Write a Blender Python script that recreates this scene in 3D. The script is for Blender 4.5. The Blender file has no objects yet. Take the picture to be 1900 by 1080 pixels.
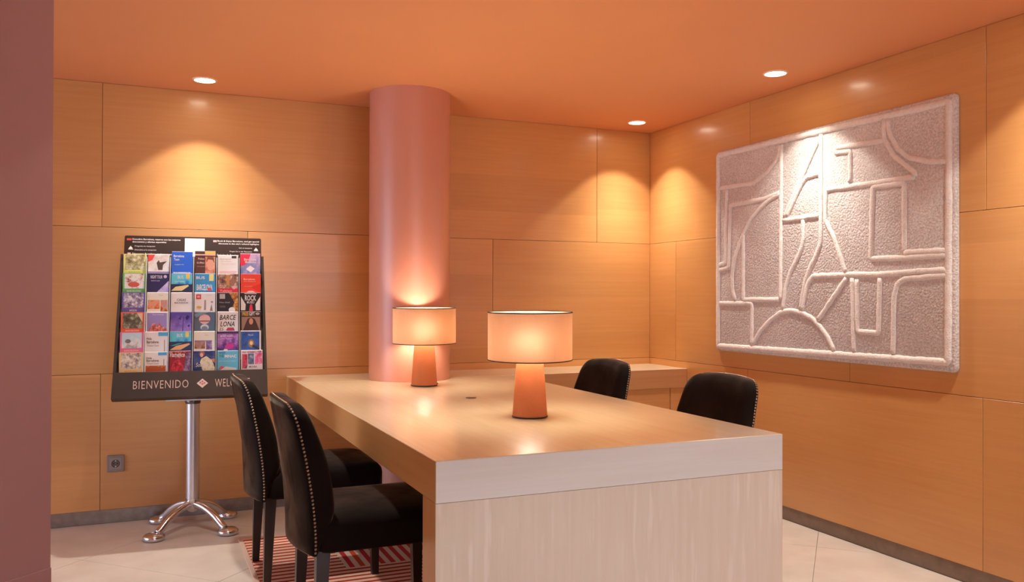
import bpy, bmesh, math, random
from mathutils import Matrix, Vector, Euler

random.seed(7)
R = math.radians
scene = bpy.context.scene
C = scene.collection

# ------------------------------------------------------------------ camera, world, light, exposure
CAM_H = 1.22
D, W, ZC = 5.025, 3.224, 2.360            # back wall y, right wall x, ceiling z
Z2, Z3, ZB = 1.587, 0.799, 0.072          # panel joints, plinth height
XL, YR = -4.2, -3.6                       # far left / rear limits of the lobby

cam_d = bpy.data.cameras.new('camera')
cam_d.sensor_width = 36.0
cam_d.lens = 1569.85 / 1900.0 * 36.0
cam_d.clip_start = 0.05
cam = bpy.data.objects.new('camera', cam_d)
C.objects.link(cam)
yaw, pitch, roll = R(23.4215), R(0.3697), R(0.1449)
fw = Vector((math.sin(yaw) * math.cos(pitch), math.cos(yaw) * math.cos(pitch), math.sin(pitch)))
rt = Vector((math.cos(yaw), -math.sin(yaw), 0))
up = rt.cross(fw)
r2 = rt * math.cos(roll) + up * math.sin(roll)
u2 = -rt * math.sin(roll) + up * math.cos(roll)
m3 = Matrix((r2, u2, -fw)).transposed()
cam.matrix_world = Matrix.Translation((0, 0, CAM_H)) @ m3.to_4x4()
scene.camera = cam

world = bpy.data.worlds.new('world')
scene.world = world
world.use_nodes = True
bg = world.node_tree.nodes['Background']
bg.inputs[0].default_value = (0.62, 0.74, 1.0, 1)
bg.inputs[1].default_value = 1.0

WARM = (1.0, 0.94, 0.84)
DOWN_W = 20.0          # wide beam of each recessed downlight
DOWN_C = 62.0          # its brighter, softer core
LAMP_E = 112.0          # bulb emission in the table lamps

def area(name, loc, rot, sx, sy, power, col):
    l = bpy.data.lights.new(name, 'AREA')
    l.shape = 'RECTANGLE'; l.size = sx; l.size_y = sy; l.energy = power; l.color = col
    o = bpy.data.objects.new(name, l); C.objects.link(o)
    o.location = loc; o.rotation_euler = rot
    return o
# daylight arriving through the two glazed openings of the lobby (behind and to the left)
area('daylight_rear', (1.6, YR + 0.03, 1.25), (R(90), 0, R(180)), 3.0, 2.0, 225.0, (0.66, 0.83, 1.0))
area('daylight_left', (XL + 0.03, 3.6, 1.25), (0, R(-90), 0), 2.0, 2.6, 75.0, (0.62, 0.76, 1.0))

scene.view_settings.view_transform = 'Standard'
scene.view_settings.look = 'None'
scene.view_settings.gamma = 1.0
scene.view_settings.use_curve_mapping = False
scene.view_settings.exposure = 0.22
try:
    scene.cycles.max_bounces = 10
    scene.cycles.diffuse_bounces = 6
    scene.cycles.glossy_bounces = 4
    scene.cycles.transmission_bounces = 6
    scene.cycles.sample_clamp_indirect = 6.0
    scene.cycles.caustics_reflective = False
    scene.cycles.caustics_refractive = False
except Exception:
    pass

# ------------------------------------------------------------------ helpers
def lin(h):
    if isinstance(h, str):
        h = h.lstrip('#'); c = [int(h[i:i + 2], 16) / 255 for i in (0, 2, 4)]
        return tuple((x / 12.92 if x <= 0.04045 else ((x + 0.055) / 1.055) ** 2.4) for x in c)
    return tuple(h)

MATS = {}
def newmat(name):
    m = bpy.data.materials.new(name); m.use_nodes = True
    nt = m.node_tree
    return m, nt, nt.nodes, nt.links, nt.nodes['Principled BSDF']

def setc(b, **k):
    for a, v in k.items():
        n = a.replace('_', ' ')
        for cand in (n, n.title(), n.capitalize()):
            if cand in b.inputs:
                s = b.inputs[cand]
                s.default_value = (*v, 1) if isinstance(v, (tuple, list)) and len(v) == 3 else v
                break

def flat(col, rough=0.5, metal=0.0, coat=0.0, spec=0.5, key=None):
    k = key or (col, rough, metal, coat, spec)
    if k in MATS: return MATS[k]
    m, nt, N, L, b = newmat('paint')
    c = lin(col)
    b.inputs['Base Color'].default_value = (*c, 1)
    b.inputs['Roughness'].default_value = rough
    b.inputs['Metallic'].default_value = metal
    b.inputs['Coat Weight'].default_value = coat
    b.inputs['Specular IOR Level'].default_value = spec
    MATS[k] = m
    return m

def node(N, t, **k):
    n = N.new(t)
    for a, v in k.items(): setattr(n, a, v)
    return n

def mth(N, L, op, a, b=None, c=None):
    n = N.new('ShaderNodeMath'); n.operation = op
    for i, v in enumerate((a, b, c)):
        if v is None: continue
        if isinstance(v, (int, float)): n.inputs[i].default_value = v
        else: L.new(v, n.inputs[i])
    return n.outputs[0]

def mix(N, L, fac, a, b, blend='MIX'):
    n = N.new('ShaderNodeMix'); n.data_type = 'RGBA'; n.blend_type = blend
    for i, v in ((0, fac), (6, a), (7, b)):
        if isinstance(v, (int, float)): n.inputs[i].default_value = v
        elif isinstance(v, tuple): n.inputs[i].default_value = (*v, 1)
        else: L.new(v, n.inputs[i])
    return n.outputs[2]

def wood(name, c1, c2, axis=0, band=None, rough=0.35, coat=0.3, coat_rough=0.2, fleck=0.0, tone=0.12, bumpd=0.008):
    """veneer: long grain along axis, tone differing from piece to piece and leaf to leaf"""
    m, nt, N, L, b = newmat(name)
    tc = N.new('ShaderNodeTexCoord'); oi = N.new('ShaderNodeObjectInfo')
    off = N.new('ShaderNodeVectorMath'); off.operation = 'ADD'
    L.new(tc.outputs['Object'], off.inputs[0])
    rv = N.new('ShaderNodeCombineXYZ')
    rr = mth(N, L, 'MULTIPLY', oi.outputs['Random'], 37.0)
    for i in range(3): L.new(rr, rv.inputs[i])
    L.new(rv.outputs[0], off.inputs[1])
    def stretched(sc_long, sc_cross, detail, rough_):
        mp = N.new('ShaderNodeMapping')
        s = [sc_cross] * 3; s[axis] = sc_long
        mp.inputs['Scale'].default_value = s
        L.new(off.outputs[0], mp.inputs['Vector'])
        n = N.new('ShaderNodeTexNoise'); n.inputs['Scale'].default_value = 1.0
        n.inputs['Detail'].default_value = detail; n.inputs['Roughness'].default_value = rough_
        L.new(mp.outputs[0], n.inputs['Vector'])
        return n.outputs['Fac']
    g1 = stretched(2.2, 55, 5, 0.6)
    g2 = stretched(1.2, 5.0, 3, 0.55)
    g = mth(N, L, 'ADD', mth(N, L, 'MULTIPLY', g1, 0.55), mth(N, L, 'MULTIPLY', g2, 0.45))
    cr = N.new('ShaderNodeValToRGB')
    cr.color_ramp.elements[0].position = 0.34; cr.color_ramp.elements[0].color = (*lin(c2), 1)
    cr.color_ramp.elements[1].position = 0.64; cr.color_ramp.elements[1].color = (*lin(c1), 1)
    L.new(g, cr.inputs[0])
    col = cr.outputs[0]
    t = mth(N, L, 'MULTIPLY_ADD', oi.outputs['Random'], tone, 1 - tone / 2)
    if band:
        ax, size, amt = band
        sep = N.new('ShaderNodeSeparateXYZ'); L.new(off.outputs[0], sep.inputs[0])
        fl = mth(N, L, 'FLOOR', mth(N, L, 'DIVIDE', sep.outputs[ax], size))
        wn = N.new('ShaderNodeTexWhiteNoise'); wn.noise_dimensions = '1D'
        L.new(fl, wn.inputs['W'])
        t = mth(N, L, 'MULTIPLY', t, mth(N, L, 'MULTIPLY_ADD', wn.outputs['Value'], amt, 1 - amt / 2))
    gr = N.new('ShaderNodeCombineXYZ')
    for i in range(3): L.new(t, gr.inputs[i])
    col = mix(N, L, 1.0, col, gr.outputs[0], 'MULTIPLY')
    if fleck:
        f = stretched(4.0, 42, 2, 0.5)
        fr = N.new('ShaderNodeValToRGB')
        fr.color_ramp.elements[0].position = 0.57; fr.color_ramp.elements[1].position = 0.70
        fr.color_ramp.elements[0].color = (0, 0, 0, 1); fr.color_ramp.elements[1].color = (fleck, fleck, fleck, 1)
        L.new(f, fr.inputs[0])
        col = mix(N, L, fr.outputs[0], col, (0.80, 0.74, 0.66))
    L.new(col, b.inputs['Base Color'])
    b.inputs['Roughness'].default_value = rough
    b.inputs['Coat Weight'].default_value = coat
    b.inputs['Coat Roughness'].default_value = coat_rough
    bp = N.new('ShaderNodeBump'); bp.inputs['Strength'].default_value = bumpd; bp.inputs['Distance'].default_value = 0.01
    L.new(g1, bp.inputs['Height']); L.new(bp.outputs[0], b.inputs['Normal'])
    return m

def noisy(name, c1, c2, scale=8, rough=0.6, detail=6, bump=0.0, bscale=60, metal=0.0, coat=0.0, spec=0.5, bdist=0.005, coat_rough=0.1):
    m, nt, N, L, b = newmat(name)
    tc = N.new('ShaderNodeTexCoord')
    n = N.new('ShaderNodeTexNoise'); n.inputs['Scale'].default_value = scale; n.inputs['Detail'].default_value = detail
    L.new(tc.outputs['Object'], n.inputs['Vector'])
    cr = N.new('ShaderNodeValToRGB')
    cr.color_ramp.elements[0].position = 0.3; cr.color_ramp.elements[0].color = (*lin(c1), 1)
    cr.color_ramp.elements[1].position = 0.7; cr.color_ramp.elements[1].color = (*lin(c2), 1)
    L.new(n.outputs['Fac'], cr.inputs[0]); L.new(cr.outputs[0], b.inputs['Base Color'])
    b.inputs['Roughness'].default_value = rough; b.inputs['Metallic'].default_value = metal
    b.inputs['Coat Weight'].default_value = coat; b.inputs['Coat Roughness'].default_value = coat_rough
    b.inputs['Specular IOR Level'].default_value = spec
    if bump:
        n2 = N.new('ShaderNodeTexNoise'); n2.inputs['Scale'].default_value = bscale; n2.inputs['Detail'].default_value = 3
        L.new(tc.outputs['Object'], n2.inputs['Vector'])
        bp = N.new('ShaderNodeBump'); bp.inputs['Strength'].default_value = bump; bp.inputs['Distance'].default_value = bdist
        L.new(n2.outputs['Fac'], bp.inputs['Height']); L.new(bp.outputs[0], b.inputs['Normal'])
    return m

# ---- mesh helpers
def link(name, bm_or_me, mat, parent=None, smooth=False, loc=None, rot=None, auto=None):
    if isinstance(bm_or_me, bmesh.types.BMesh):
        me = bpy.data.meshes.new(name)
        bm_or_me.normal_update(); bm_or_me.to_mesh(me); bm_or_me.free()
    else: me = bm_or_me
    if mat is not None and not me.materials: me.materials.append(mat)
    if smooth or auto is not None:
        for p in me.polygons: p.use_smooth = True
        if auto is not None:
            try: me.set_sharp_from_angle(angle=R(auto))
            except Exception: pass
    o = bpy.data.objects.new(name, me); C.objects.link(o)
    if parent is not None: o.parent = parent
    if loc is not None: o.location = loc
    if rot is not None: o.rotation_euler = rot
    return o

def tag(o, label=None, cat=None, group=None, kind=None):
    if label: o['label'] = label
    if cat: o['category'] = cat
    if group: o['group'] = group
    if kind: o['kind'] = kind
    return o

def empty(name, loc=(0, 0, 0), rz=0.0):
    o = bpy.data.objects.new(name, None); C.objects.link(o)
    o.empty_display_size = 0.1; o.location = loc; o.rotation_euler = (0, 0, rz)
    return o

def box(x0, y0, z0, x1, y1, z1, bevel=0.0, seg=1, bm=None):
    own = bm is None
    if own: bm = bmesh.new()
    r = bmesh.ops.create_cube(bm, size=1.0)
    vs = r['verts']
    bmesh.ops.scale(bm, vec=(x1 - x0, y1 - y0, z1 - z0), verts=vs)
    bmesh.ops.translate(bm, vec=((x0 + x1) / 2, (y0 + y1) / 2, (z0 + z1) / 2), verts=vs)
    if bevel:
        es = list({e for v in vs for e in v.link_edges})
        bmesh.ops.bevel(bm, geom=es, offset=bevel, segments=seg, affect='EDGES', profile=0.5)
    return bm

def prism(pts, z0, z1, bm=None):
    """polygon (x,y) extruded in z"""
    if bm is None: bm = bmesh.new()
    a = [bm.verts.new((x, y, z0)) for x, y in pts]; b = [bm.verts.new((x, y, z1)) for x, y in pts]
    n = len(pts)
    bm.faces.new(a[::-1]); bm.faces.new(b)
    for i in range(n): bm.faces.new((a[i], a[(i + 1) % n], b[(i + 1) % n], b[i]))
    bmesh.ops.recalc_face_normals(bm, faces=bm.faces)
    return bm

def lathe(prof, seg=48, bm=None, cap0=True, cap1=True):
    if bm is None: bm = bmesh.new()
    rings = []
    for r, z in prof:
        rings.append([bm.verts.new((r * math.cos(2 * math.pi * i / seg), r * math.sin(2 * math.pi * i / seg), z)) for i in range(seg)])
    for a, b in zip(rings, rings[1:]):
        for i in range(seg):
            j = (i + 1) % seg
            bm.faces.new((a[i], a[j], b[j], b[i]))
    if cap0: bm.faces.new(rings[0][::-1])
    if cap1: bm.faces.new(rings[-1])
    return bm

def torus(r, t, z, seg=64, ts=8, bm=None, tz=None):
    if bm is None: bm = bmesh.new()
    tz = tz or t
    rings = []
    for i in range(seg):
        a = 2 * math.pi * i / seg
        rings.append([bm.verts.new(((r + t * math.cos(2 * math.pi * k / ts)) * math.cos(a), (r + t * math.cos(2 * math.pi * k / ts)) * math.sin(a), z + tz * math.sin(2 * math.pi * k / ts))) for k in range(ts)])
    for i in range(seg):
        a, b = rings[i], rings[(i + 1) % seg]
        for k in range(ts):
            l = (k + 1) % ts
            bm.faces.new((a[k], b[k], b[l], a[l]))
    return bm

def loft(rings, bm=None, cap0=True, cap1=True, closed=True):
    if bm is None: bm = bmesh.new()
    vr = [[bm.verts.new(p) for p in r] for r in rings]
    n = len(vr[0])
    for a, b in zip(vr, vr[1:]):
        for i in range(n if closed else n - 1):
            j = (i + 1) % n
            bm.faces.new((a[i], a[j], b[j], b[i]))
    if cap0: bm.faces.new(vr[0][::-1])
    if cap1: bm.faces.new(vr[-1])
    bmesh.ops.recalc_face_normals(bm, faces=bm.faces)
    return bm

def tube(pts, rad, seg=8, bm=None, closed=False, up_hint=Vector((0, 0, 1)), flat_=1.0):
    """sweep an ellipse along points; rad may be list; flat_ scales along the binormal-of-hint"""
    if bm is None: bm = bmesh.new()
    P = [Vector(p) for p in pts]; n = len(P)
    rings = []
    for i, p in enumerate(P):
        if closed: t = (P[(i + 1) % n] - P[i - 1])
        else: t = P[min(i + 1, n - 1)] - P[max(i - 1, 0)]
        t.normalize()
        s = t.cross(up_hint)
        if s.length < 1e-5: s = t.cross(Vector((1, 0, 0)))
        s.normalize(); v = s.cross(t).normalized()
        r = rad[i] if isinstance(rad, (list, tuple)) else rad
        rings.append([bm.verts.new(p + s * (r * math.cos(2 * math.pi * k / seg)) + v * (r * flat_ * math.sin(2 * math.pi * k / seg))) for k in range(seg)])
    rng = n if closed else n - 1
    for i in range(rng):
        a, b = rings[i], rings[(i + 1) % n]
        for k in range(seg):
            l = (k + 1) % seg
            bm.faces.new((a[k], a[l], b[l], b[k]))
    if not closed:
        bm.faces.new(rings[0][::-1]); bm.faces.new(rings[-1])
    bmesh.ops.recalc_face_normals(bm, faces=bm.faces)
    return bm

def catmull(pts, n=6):
    P = [Vector(p) for p in pts]; out = []
    for i in range(len(P) - 1):
        p0, p1, p2, p3 = P[max(i - 1, 0)], P[i], P[i + 1], P[min(i + 2, len(P) - 1)]
        for k in range(n):
            t = k / n
            out.append(0.5 * ((2 * p1) + (p2 - p0) * t + (2 * p0 - 5 * p1 + 4 * p2 - p3) * t * t + (3 * p1 - p0 - 3 * p2 + p3) * t ** 3))
    out.append(P[-1])
    return out

def roundrect(hx, hy, r, n=6, cx=0.0, cy=0.0):
    pts = []
    for sx, sy, a0 in ((1, 1, 0), (-1, 1, 90), (-1, -1, 180), (1, -1, 270)):
        for k in range(n + 1):
            a = R(a0 + 90 * k / n)
            pts.append((cx + sx * (hx - r) + r * math.cos(a), cy + sy * (hy - r) + r * math.sin(a)))
    return pts

def textmesh(body, w=None, h=None, extrude=0.0004, shear=0.0, bold=0.0, space=1.0):
    """lettering as a mesh in the XY plane, centred at the origin, fitted to width w / height h"""
    cu = bpy.data.curves.new('lettering', 'FONT')
    cu.body = body; cu.size = 1.0; cu.extrude = 0.0; cu.shear = shear; cu.offset = bold
    cu.align_x = 'CENTER'; cu.space_line = 0.95; cu.space_character = space
    cu.resolution_u = 2
    o = bpy.data.objects.new('tmp', cu); C.objects.link(o)
    dg = bpy.context.evaluated_depsgraph_get()
    me = bpy.data.meshes.new_from_object(o.evaluated_get(dg))
    bpy.data.objects.remove(o)
    xs = [v.co.x for v in me.vertices]; ys = [v.co.y for v in me.vertices]
    x0, x1, y0, y1 = min(xs), max(xs), min(ys), max(ys)
    sx = (w / (x1 - x0)) if w else None
    sy = (h / (y1 - y0)) if h else None
    sx = sx or sy; sy = sy or sx
    for v in me.vertices:
        v.co = Vector(((v.co.x - (x0 + x1) / 2) * sx, (v.co.y - (y0 + y1) / 2) * sy, 0))
    me.materials.clear()
    return me

# ------------------------------------------------------------------ materials
M_PANEL = wood('maple_wall_veneer', '#d79f62', '#d09559', axis=0, band=(2, 0.235, 0.14), rough=0.33, coat=0.35, coat_rough=0.16, tone=0.10)
M_PANEL_R = wood('maple_wall_veneer_side', '#d79f62', '#d09559', axis=1, band=(2, 0.235, 0.12), rough=0.33, coat=0.35, coat_rough=0.16, tone=0.10)
M_TOP = wood('maple_top', '#e2d8bc', '#ddcfad', axis=1, band=(0, 0.31, 0.06), rough=0.25, coat=0.5, coat_rough=0.12, tone=0.03)
M_TOPX = wood('maple_top_counter', '#e2d8bc', '#ddcfad', axis=0, rough=0.25, coat=0.5, coat_rough=0.12, tone=0.03)
M_APRON = wood('maple_front_daylit', '#dcdcd8', '#d5d2cc', axis=0, rough=0.38, coat=0.2, coat_rough=0.2, tone=0.03)  # maple paled by cool daylight put into its colour
M_ENDP = wood('daylit_end_panel', '#dacfbf', '#d2c4b0', axis=2, rough=0.45, coat=0.1, fleck=0.55, tone=0.03)  # same maple, daylight painted into its base; the flecks are grain
M_BACKING = flat('#5a3318', 0.8)
M_CEIL = noisy('terracotta_paint', '#dc9565', '#df9868', scale=1.5, rough=0.75)
M_COLUMN = noisy('salmon_column_paint', '#c98874', '#cc8c78', scale=2, rough=0.40, coat=0.5, coat_rough=0.27)
M_PILLAR = noisy('dusty_pink_paint', '#a88082', '#ac8486', scale=2, rough=0.6)
M_PLINTH = noisy('brushed_metal_plinth', '#8d857e', '#a39a92', scale=30, rough=0.34, metal=0.85)
M_TILE = noisy('beige_stone_tile', '#c8bdb2', '#d6ccc1', scale=5, rough=0.42, bump=0.02, spec=0.4)
M_GROUT = flat('#8f7f70', 0.9)
M_VELVET = noisy('dark_velvet', '#0f0806', '#1b110d', scale=6, rough=0.85, bump=0.15, bscale=14, spec=0.15)
vb = M_VELVET.node_tree.nodes['Principled BSDF']
vb.inputs['Sheen Weight'].default_value = 0.42; vb.inputs['Sheen Roughness'].default_value = 0.35
vb.inputs['Sheen Tint'].default_value = (0.76, 0.62, 0.52, 1)
_vn, _vl = M_VELVET.node_tree.nodes, M_VELVET.node_tree.links
_tc = _vn.new('ShaderNodeTexCoord'); _n = _vn.new('ShaderNodeTexNoise'); _n.inputs['Scale'].default_value = 7.0; _n.inputs['Detail'].default_value = 4
_vl.new(_tc.outputs['Object'], _n.inputs['Vector'])
_mr = _vn.new('ShaderNodeMapRange'); _mr.inputs[1].default_value = 0.35; _mr.inputs[2].default_value = 0.68; _mr.inputs[3].default_value = 0.16; _mr.inputs[4].default_value = 0.72
_vl.new(_n.outputs['Fac'], _mr.inputs[0]); _vl.new(_mr.outputs[0], vb.inputs['Sheen Weight'])
M_LEG = wood('dark_wenge', '#33251f', '#1c1310', axis=2, rough=0.4, coat=0.2)
M_NAIL = flat('#a39382', 0.32, 1.0)
M_CHROME = flat('#dedee4', 0.2, 1.0)
M_ALU = flat('#dcdce2', 0.33, 0.9)
M_RACK = noisy('dark_taupe_board', '#3b332f', '#443b36', scale=6, rough=0.42)
M_HEADER = flat('#2f2322', 0.35)
M_ROSE = flat('#ecd6cd', 0.3, 0.4)
M_ACRYL = None
def acrylic():
    m, nt, N, L, b = newmat('clear_acrylic')
    b.inputs['Base Color'].default_value = (0.95, 0.95, 0.97, 1)
    b.inputs['Roughness'].default_value = 0.08
    b.inputs['Transmission Weight'].default_value = 0.75
    b.inputs['IOR'].default_value = 1.3
    return m
M_ACRYL = acrylic()
M_DIV = acrylic(); M_DIV.name = 'frosted_acrylic_edge'
_db = M_DIV.node_tree.nodes['Principled BSDF']
_db.inputs['Transmission Weight'].default_value = 0.3; _db.inputs['Roughness'].default_value = 0.2
M_CORD = noisy('off_white_tufted_cord', '#e6dcd4', '#f2eae4', scale=60, rough=0.95, bump=0.7, bscale=160, spec=0.1, bdist=0.006)
def tuft():
    m, nt, N, L, b = newmat('taupe_looped_wool')
    tc = N.new('ShaderNodeTexCoord')
    n1 = N.new('ShaderNodeTexNoise'); n1.inputs['Scale'].default_value = 110; n1.inputs['Detail'].default_value = 2
    n2 = N.new('ShaderNodeTexNoise'); n2.inputs['Scale'].default_value = 4; n2.inputs['Detail'].default_value = 3
    vo = N.new('ShaderNodeTexVoronoi'); vo.inputs['Scale'].default_value = 95
    for n in (n1, n2, vo): L.new(tc.outputs['Object'], n.inputs['Vector'])
    f = mth(N, L, 'ADD', mth(N, L, 'MULTIPLY', n1.outputs['Fac'], 0.7), mth(N, L, 'MULTIPLY', n2.outputs['Fac'], 0.3))
    cr = N.new('ShaderNodeValToRGB')
    cr.color_ramp.elements[0].position = 0.36; cr.color_ramp.elements[0].color = (*lin('#c2b8b2'), 1)
    cr.color_ramp.elements[1].position = 0.64; cr.color_ramp.elements[1].color = (*lin('#e4dedb'), 1)
    L.new(f, cr.inputs[0]); L.new(cr.outputs[0], b.inputs['Base Color'])
    b.inputs['Roughness'].default_value = 0.95; b.inputs['Specular IOR Level'].default_value = 0.1
    bp = N.new('ShaderNodeBump'); bp.inputs['Strength'].default_value = 0.5; bp.inputs['Distance'].default_value = 0.006
    L.new(mth(N, L, 'SUBTRACT', n1.outputs['Fac'], mth(N, L, 'MULTIPLY', vo.outputs['Distance'], 0.8)), bp.inputs['Height'])
    L.new(bp.outputs[0], b.inputs['Normal'])
    return m
M_TUFT = tuft()
def glow(name, col, e):
    m = bpy.data.materials.new(name); m.use_nodes = True
    nt = m.node_tree; nt.nodes.clear()
    o = nt.nodes.new('ShaderNodeOutputMaterial'); em = nt.nodes.new('ShaderNodeEmission')
    em.inputs[0].default_value = (*col, 1); em.inputs[1].default_value = e
    nt.links.new(em.outputs[0], o.inputs[0])
    return m
M_DIFFUSER = glow('downlight_glow', (1.0, 0.86, 0.66), 22.0)
M_BULB = glow('bulb_glow', (1.0, 0.85, 0.64), LAMP_E)
def shade_mat():
    m = bpy.data.materials.new('peach_linen_shade'); m.use_nodes = True
    nt = m.node_tree; N, L = nt.nodes, nt.links; N.clear()
    out = N.new('ShaderNodeOutputMaterial')
    tc = N.new('ShaderNodeTexCoord')
    mp1 = N.new('ShaderNodeMapping'); mp1.inputs['Scale'].default_value = (25, 25, 330)
    mp2 = N.new('ShaderNodeMapping'); mp2.inputs['Scale'].default_value = (190, 190, 12)
    na = N.new('ShaderNodeTexNoise'); nb = N.new('ShaderNodeTexNoise')
    na.inputs['Scale'].default_value = 1; nb.inputs['Scale'].default_value = 1
    for mp, n in ((mp1, na), (mp2, nb)):
        L.new(tc.outputs['Object'], mp.inputs['Vector']); L.new(mp.outputs[0], n.inputs['Vector'])
    f = mth(N, L, 'MULTIPLY', mth(N, L, 'ADD', na.outputs['Fac'], nb.outputs['Fac']), 0.5)
    cr = N.new('ShaderNodeValToRGB')
    cr.color_ramp.elements[0].position = 0.40; cr.color_ramp.elements[0].color = (0.175, 0.064, 0.025, 1)
    cr.color_ramp.elements[1].position = 0.60; cr.color_ramp.elements[1].color = (0.30, 0.128, 0.058, 1)
    L.new(f, cr.inputs[0])
    tr = N.new('ShaderNodeBsdfTranslucent'); L.new(cr.outputs[0], tr.inputs[0])
    rf = N.new('ShaderNodeBsdfRefraction'); rf.inputs['Roughness'].default_value = 1.0; rf.inputs['IOR'].default_value = 1.5
    rf.inputs[0].default_value = (0.22, 0.175, 0.13, 1)
    df = N.new('ShaderNodeBsdfDiffuse'); df.inputs[0].default_value = (0.80, 0.50, 0.33, 1)
    m1 = N.new('ShaderNodeMixShader'); m1.inputs[0].default_value = 0.17
    L.new(tr.outputs[0], m1.inputs[1]); L.new(rf.outputs[0], m1.inputs[2])
    m2 = N.new('ShaderNodeMixShader'); m2.inputs[0].default_value = 0.78
    L.new(m1.outputs[0], m2.inputs[1]); L.new(df.outputs[0], m2.inputs[2])
    L.new(m2.outputs[0], out.inputs[0])
    return m
M_SHADE = shade_mat()
def base_fabric():
    m = bpy.data.materials.new('terracotta_fabric'); m.use_nodes = True
    nt = m.node_tree; N, L = nt.nodes, nt.links; N.clear()
    out = N.new('ShaderNodeOutputMaterial')
    tc = N.new('ShaderNodeTexCoord'); n = N.new('ShaderNodeTexNoise'); n.inputs['Scale'].default_value = 220
    L.new(tc.outputs['Object'], n.inputs['Vector'])
    c1 = mix(N, L, n.outputs['Fac'], lin('#cf7a54'), lin('#dd9068'))
    tr = N.new('ShaderNodeBsdfTranslucent'); tr.inputs[0].default_value = (0.22, 0.105, 0.05, 1)
    df = N.new('ShaderNodeBsdfDiffuse'); L.new(c1, df.inputs[0])
    ms = N.new('ShaderNodeMixShader'); ms.inputs[0].default_value = 0.62
    L.new(tr.outputs[0], ms.inputs[1]); L.new(df.outputs[0], ms.inputs[2]); L.new(ms.outputs[0], out.inputs[0])
    return m
M_LAMPBASE = base_fabric()
M_TRIM = flat('#1d1310', 0.6)

# ------------------------------------------------------------------ the setting
# floor: grout bed and stone tiles laid on the diagonal
floor = link('floor', box(XL - 0.12, YR - 0.12, -0.10, W + 0.15, D + 0.15, -0.005), M_GROUT)
tag(floor, kind='structure')

def clip(poly, x0, y0, x1, y1):
    def cut(p, inside, inter):
        out = []
        for i, a in enumerate(p):
            b = p[(i + 1) % len(p)]
            if inside(a):
                out.append(a)
                if not inside(b): out.append(inter(a, b))
            elif inside(b): out.append(inter(a, b))
        return out
    def ix(v): return lambda a, b: (v, a[1] + (b[1] - a[1]) * (v - a[0]) / (b[0] - a[0]))
    def iy(v): return lambda a, b: (a[0] + (b[0] - a[0]) * (v - a[1]) / (b[1] - a[1]), v)
    for ins, it in ((lambda p: p[0] >= x0, ix(x0)), (lambda p: p[0] <= x1, ix(x1)), (lambda p: p[1] >= y0, iy(y0)), (lambda p: p[1] <= y1, iy(y1))):
        if len(poly) < 3: return []
        poly = cut(poly, ins, it)
    return poly
S2 = math.sqrt(0.5)
PU, PV, g = 0.785, 0.7475, 0.001
for i in range(-12, 6):
    for j in range(-12, 4):
        u0, v0 = -0.136 + i * PU, 4.40 + j * PV
        q = [(u0 + g, v0 + g), (u0 + PU - g, v0 + g), (u0 + PU - g, v0 + PV - g), (u0 + g, v0 + PV - g)]
        poly = [((a + b) * S2, (b - a) * S2) for a, b in q]
        poly = clip(poly, XL, YR, W - 0.001, D - 0.001)
        if len(poly) < 3: continue
        ar = abs(sum(poly[k][0] * poly[(k + 1) % len(poly)][1] - poly[(k + 1) % len(poly)][0] * poly[k][1] for k in range(len(poly)))) / 2
        if ar < 0.004: continue
        link('tile', prism(poly, -0.005, 0.0), M_TILE, floor)

ceiling = link('ceiling', box(XL, YR, ZC, W + 0.15, D + 0.15, ZC + 0.12), M_CEIL)
tag(ceiling, kind='structure')

G = 0.0010
def panels(wall, rows, joints, axis, lo, hi, mat):
    """veneered boards with open joints, children of the wall"""
    for (z0, z1), js in zip(rows, joints):
        e = [lo] + [j for j in sorted(js) if lo < j < hi] + [hi]
        for a, b in zip(e, e[1:]):
            cx, cz = (a + b) / 2, (z0 + z1) / 2
            if axis == 0:
                bm = box(-(b - a) / 2 + G, 0, -(z1 - z0) / 2 + G, (b - a) / 2 - G, 0.018, (z1 - z0) / 2 - G, 0.0012)
                link('panel', bm, mat, wall, loc=(cx, D, cz))
            else:
                bm = box(0, -(b - a) / 2 + G, -(z1 - z0) / 2 + G, 0.018, (b - a) / 2 - G, (z1 - z0) / 2 - G, 0.0012)
                link('panel', bm, mat, wall, loc=(W, cx, cz))
ROWS = [(Z2, ZC), (Z3, Z2), (ZB, Z3)]
PW = 1.509
wall_back = link('wall_back', box(XL, D + 0.018, 0, W, D + 0.15, ZC), M_BACKING)
tag(wall_back, kind='structure')
panels(wall_back, ROWS, [[-0.216 + k * PW for k in range(-3, 3)], [0.534 + k * PW for k in range(-4, 2)], [-0.218 + k * PW for k in range(-3, 3)]], 0, XL, W - 0.001, M_PANEL)
wall_right = link('wall_right', box(W + 0.018, YR, 0, W + 0.15, D + 0.15, ZC), M_BACKING)
tag(wall_right, kind='structure')
panels(wall_right, ROWS, [[2.456 + k * PW for k in range(-5, 2)], [3.204 + k * PW for k in range(-5, 2)], [2.474 + k * PW for k in range(-5, 2)]], 1, YR, D + 0.017, M_PANEL_R)
tag(link('baseboard_back', box(XL, D + 0.003, 0.0, W + 0.003, D + 0.018, ZB), M_PLINTH), kind='structure')
M_PLINTH_R = noisy('grey_brown_plinth', '#7d6a5b', '#8d7867', scale=20, rough=0.5, metal=0.2)
tag(link('baseboard_right', box(W + 0.003, YR, 0.0, W + 0.018, D, ZB), M_PLINTH_R), kind='structure')

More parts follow.
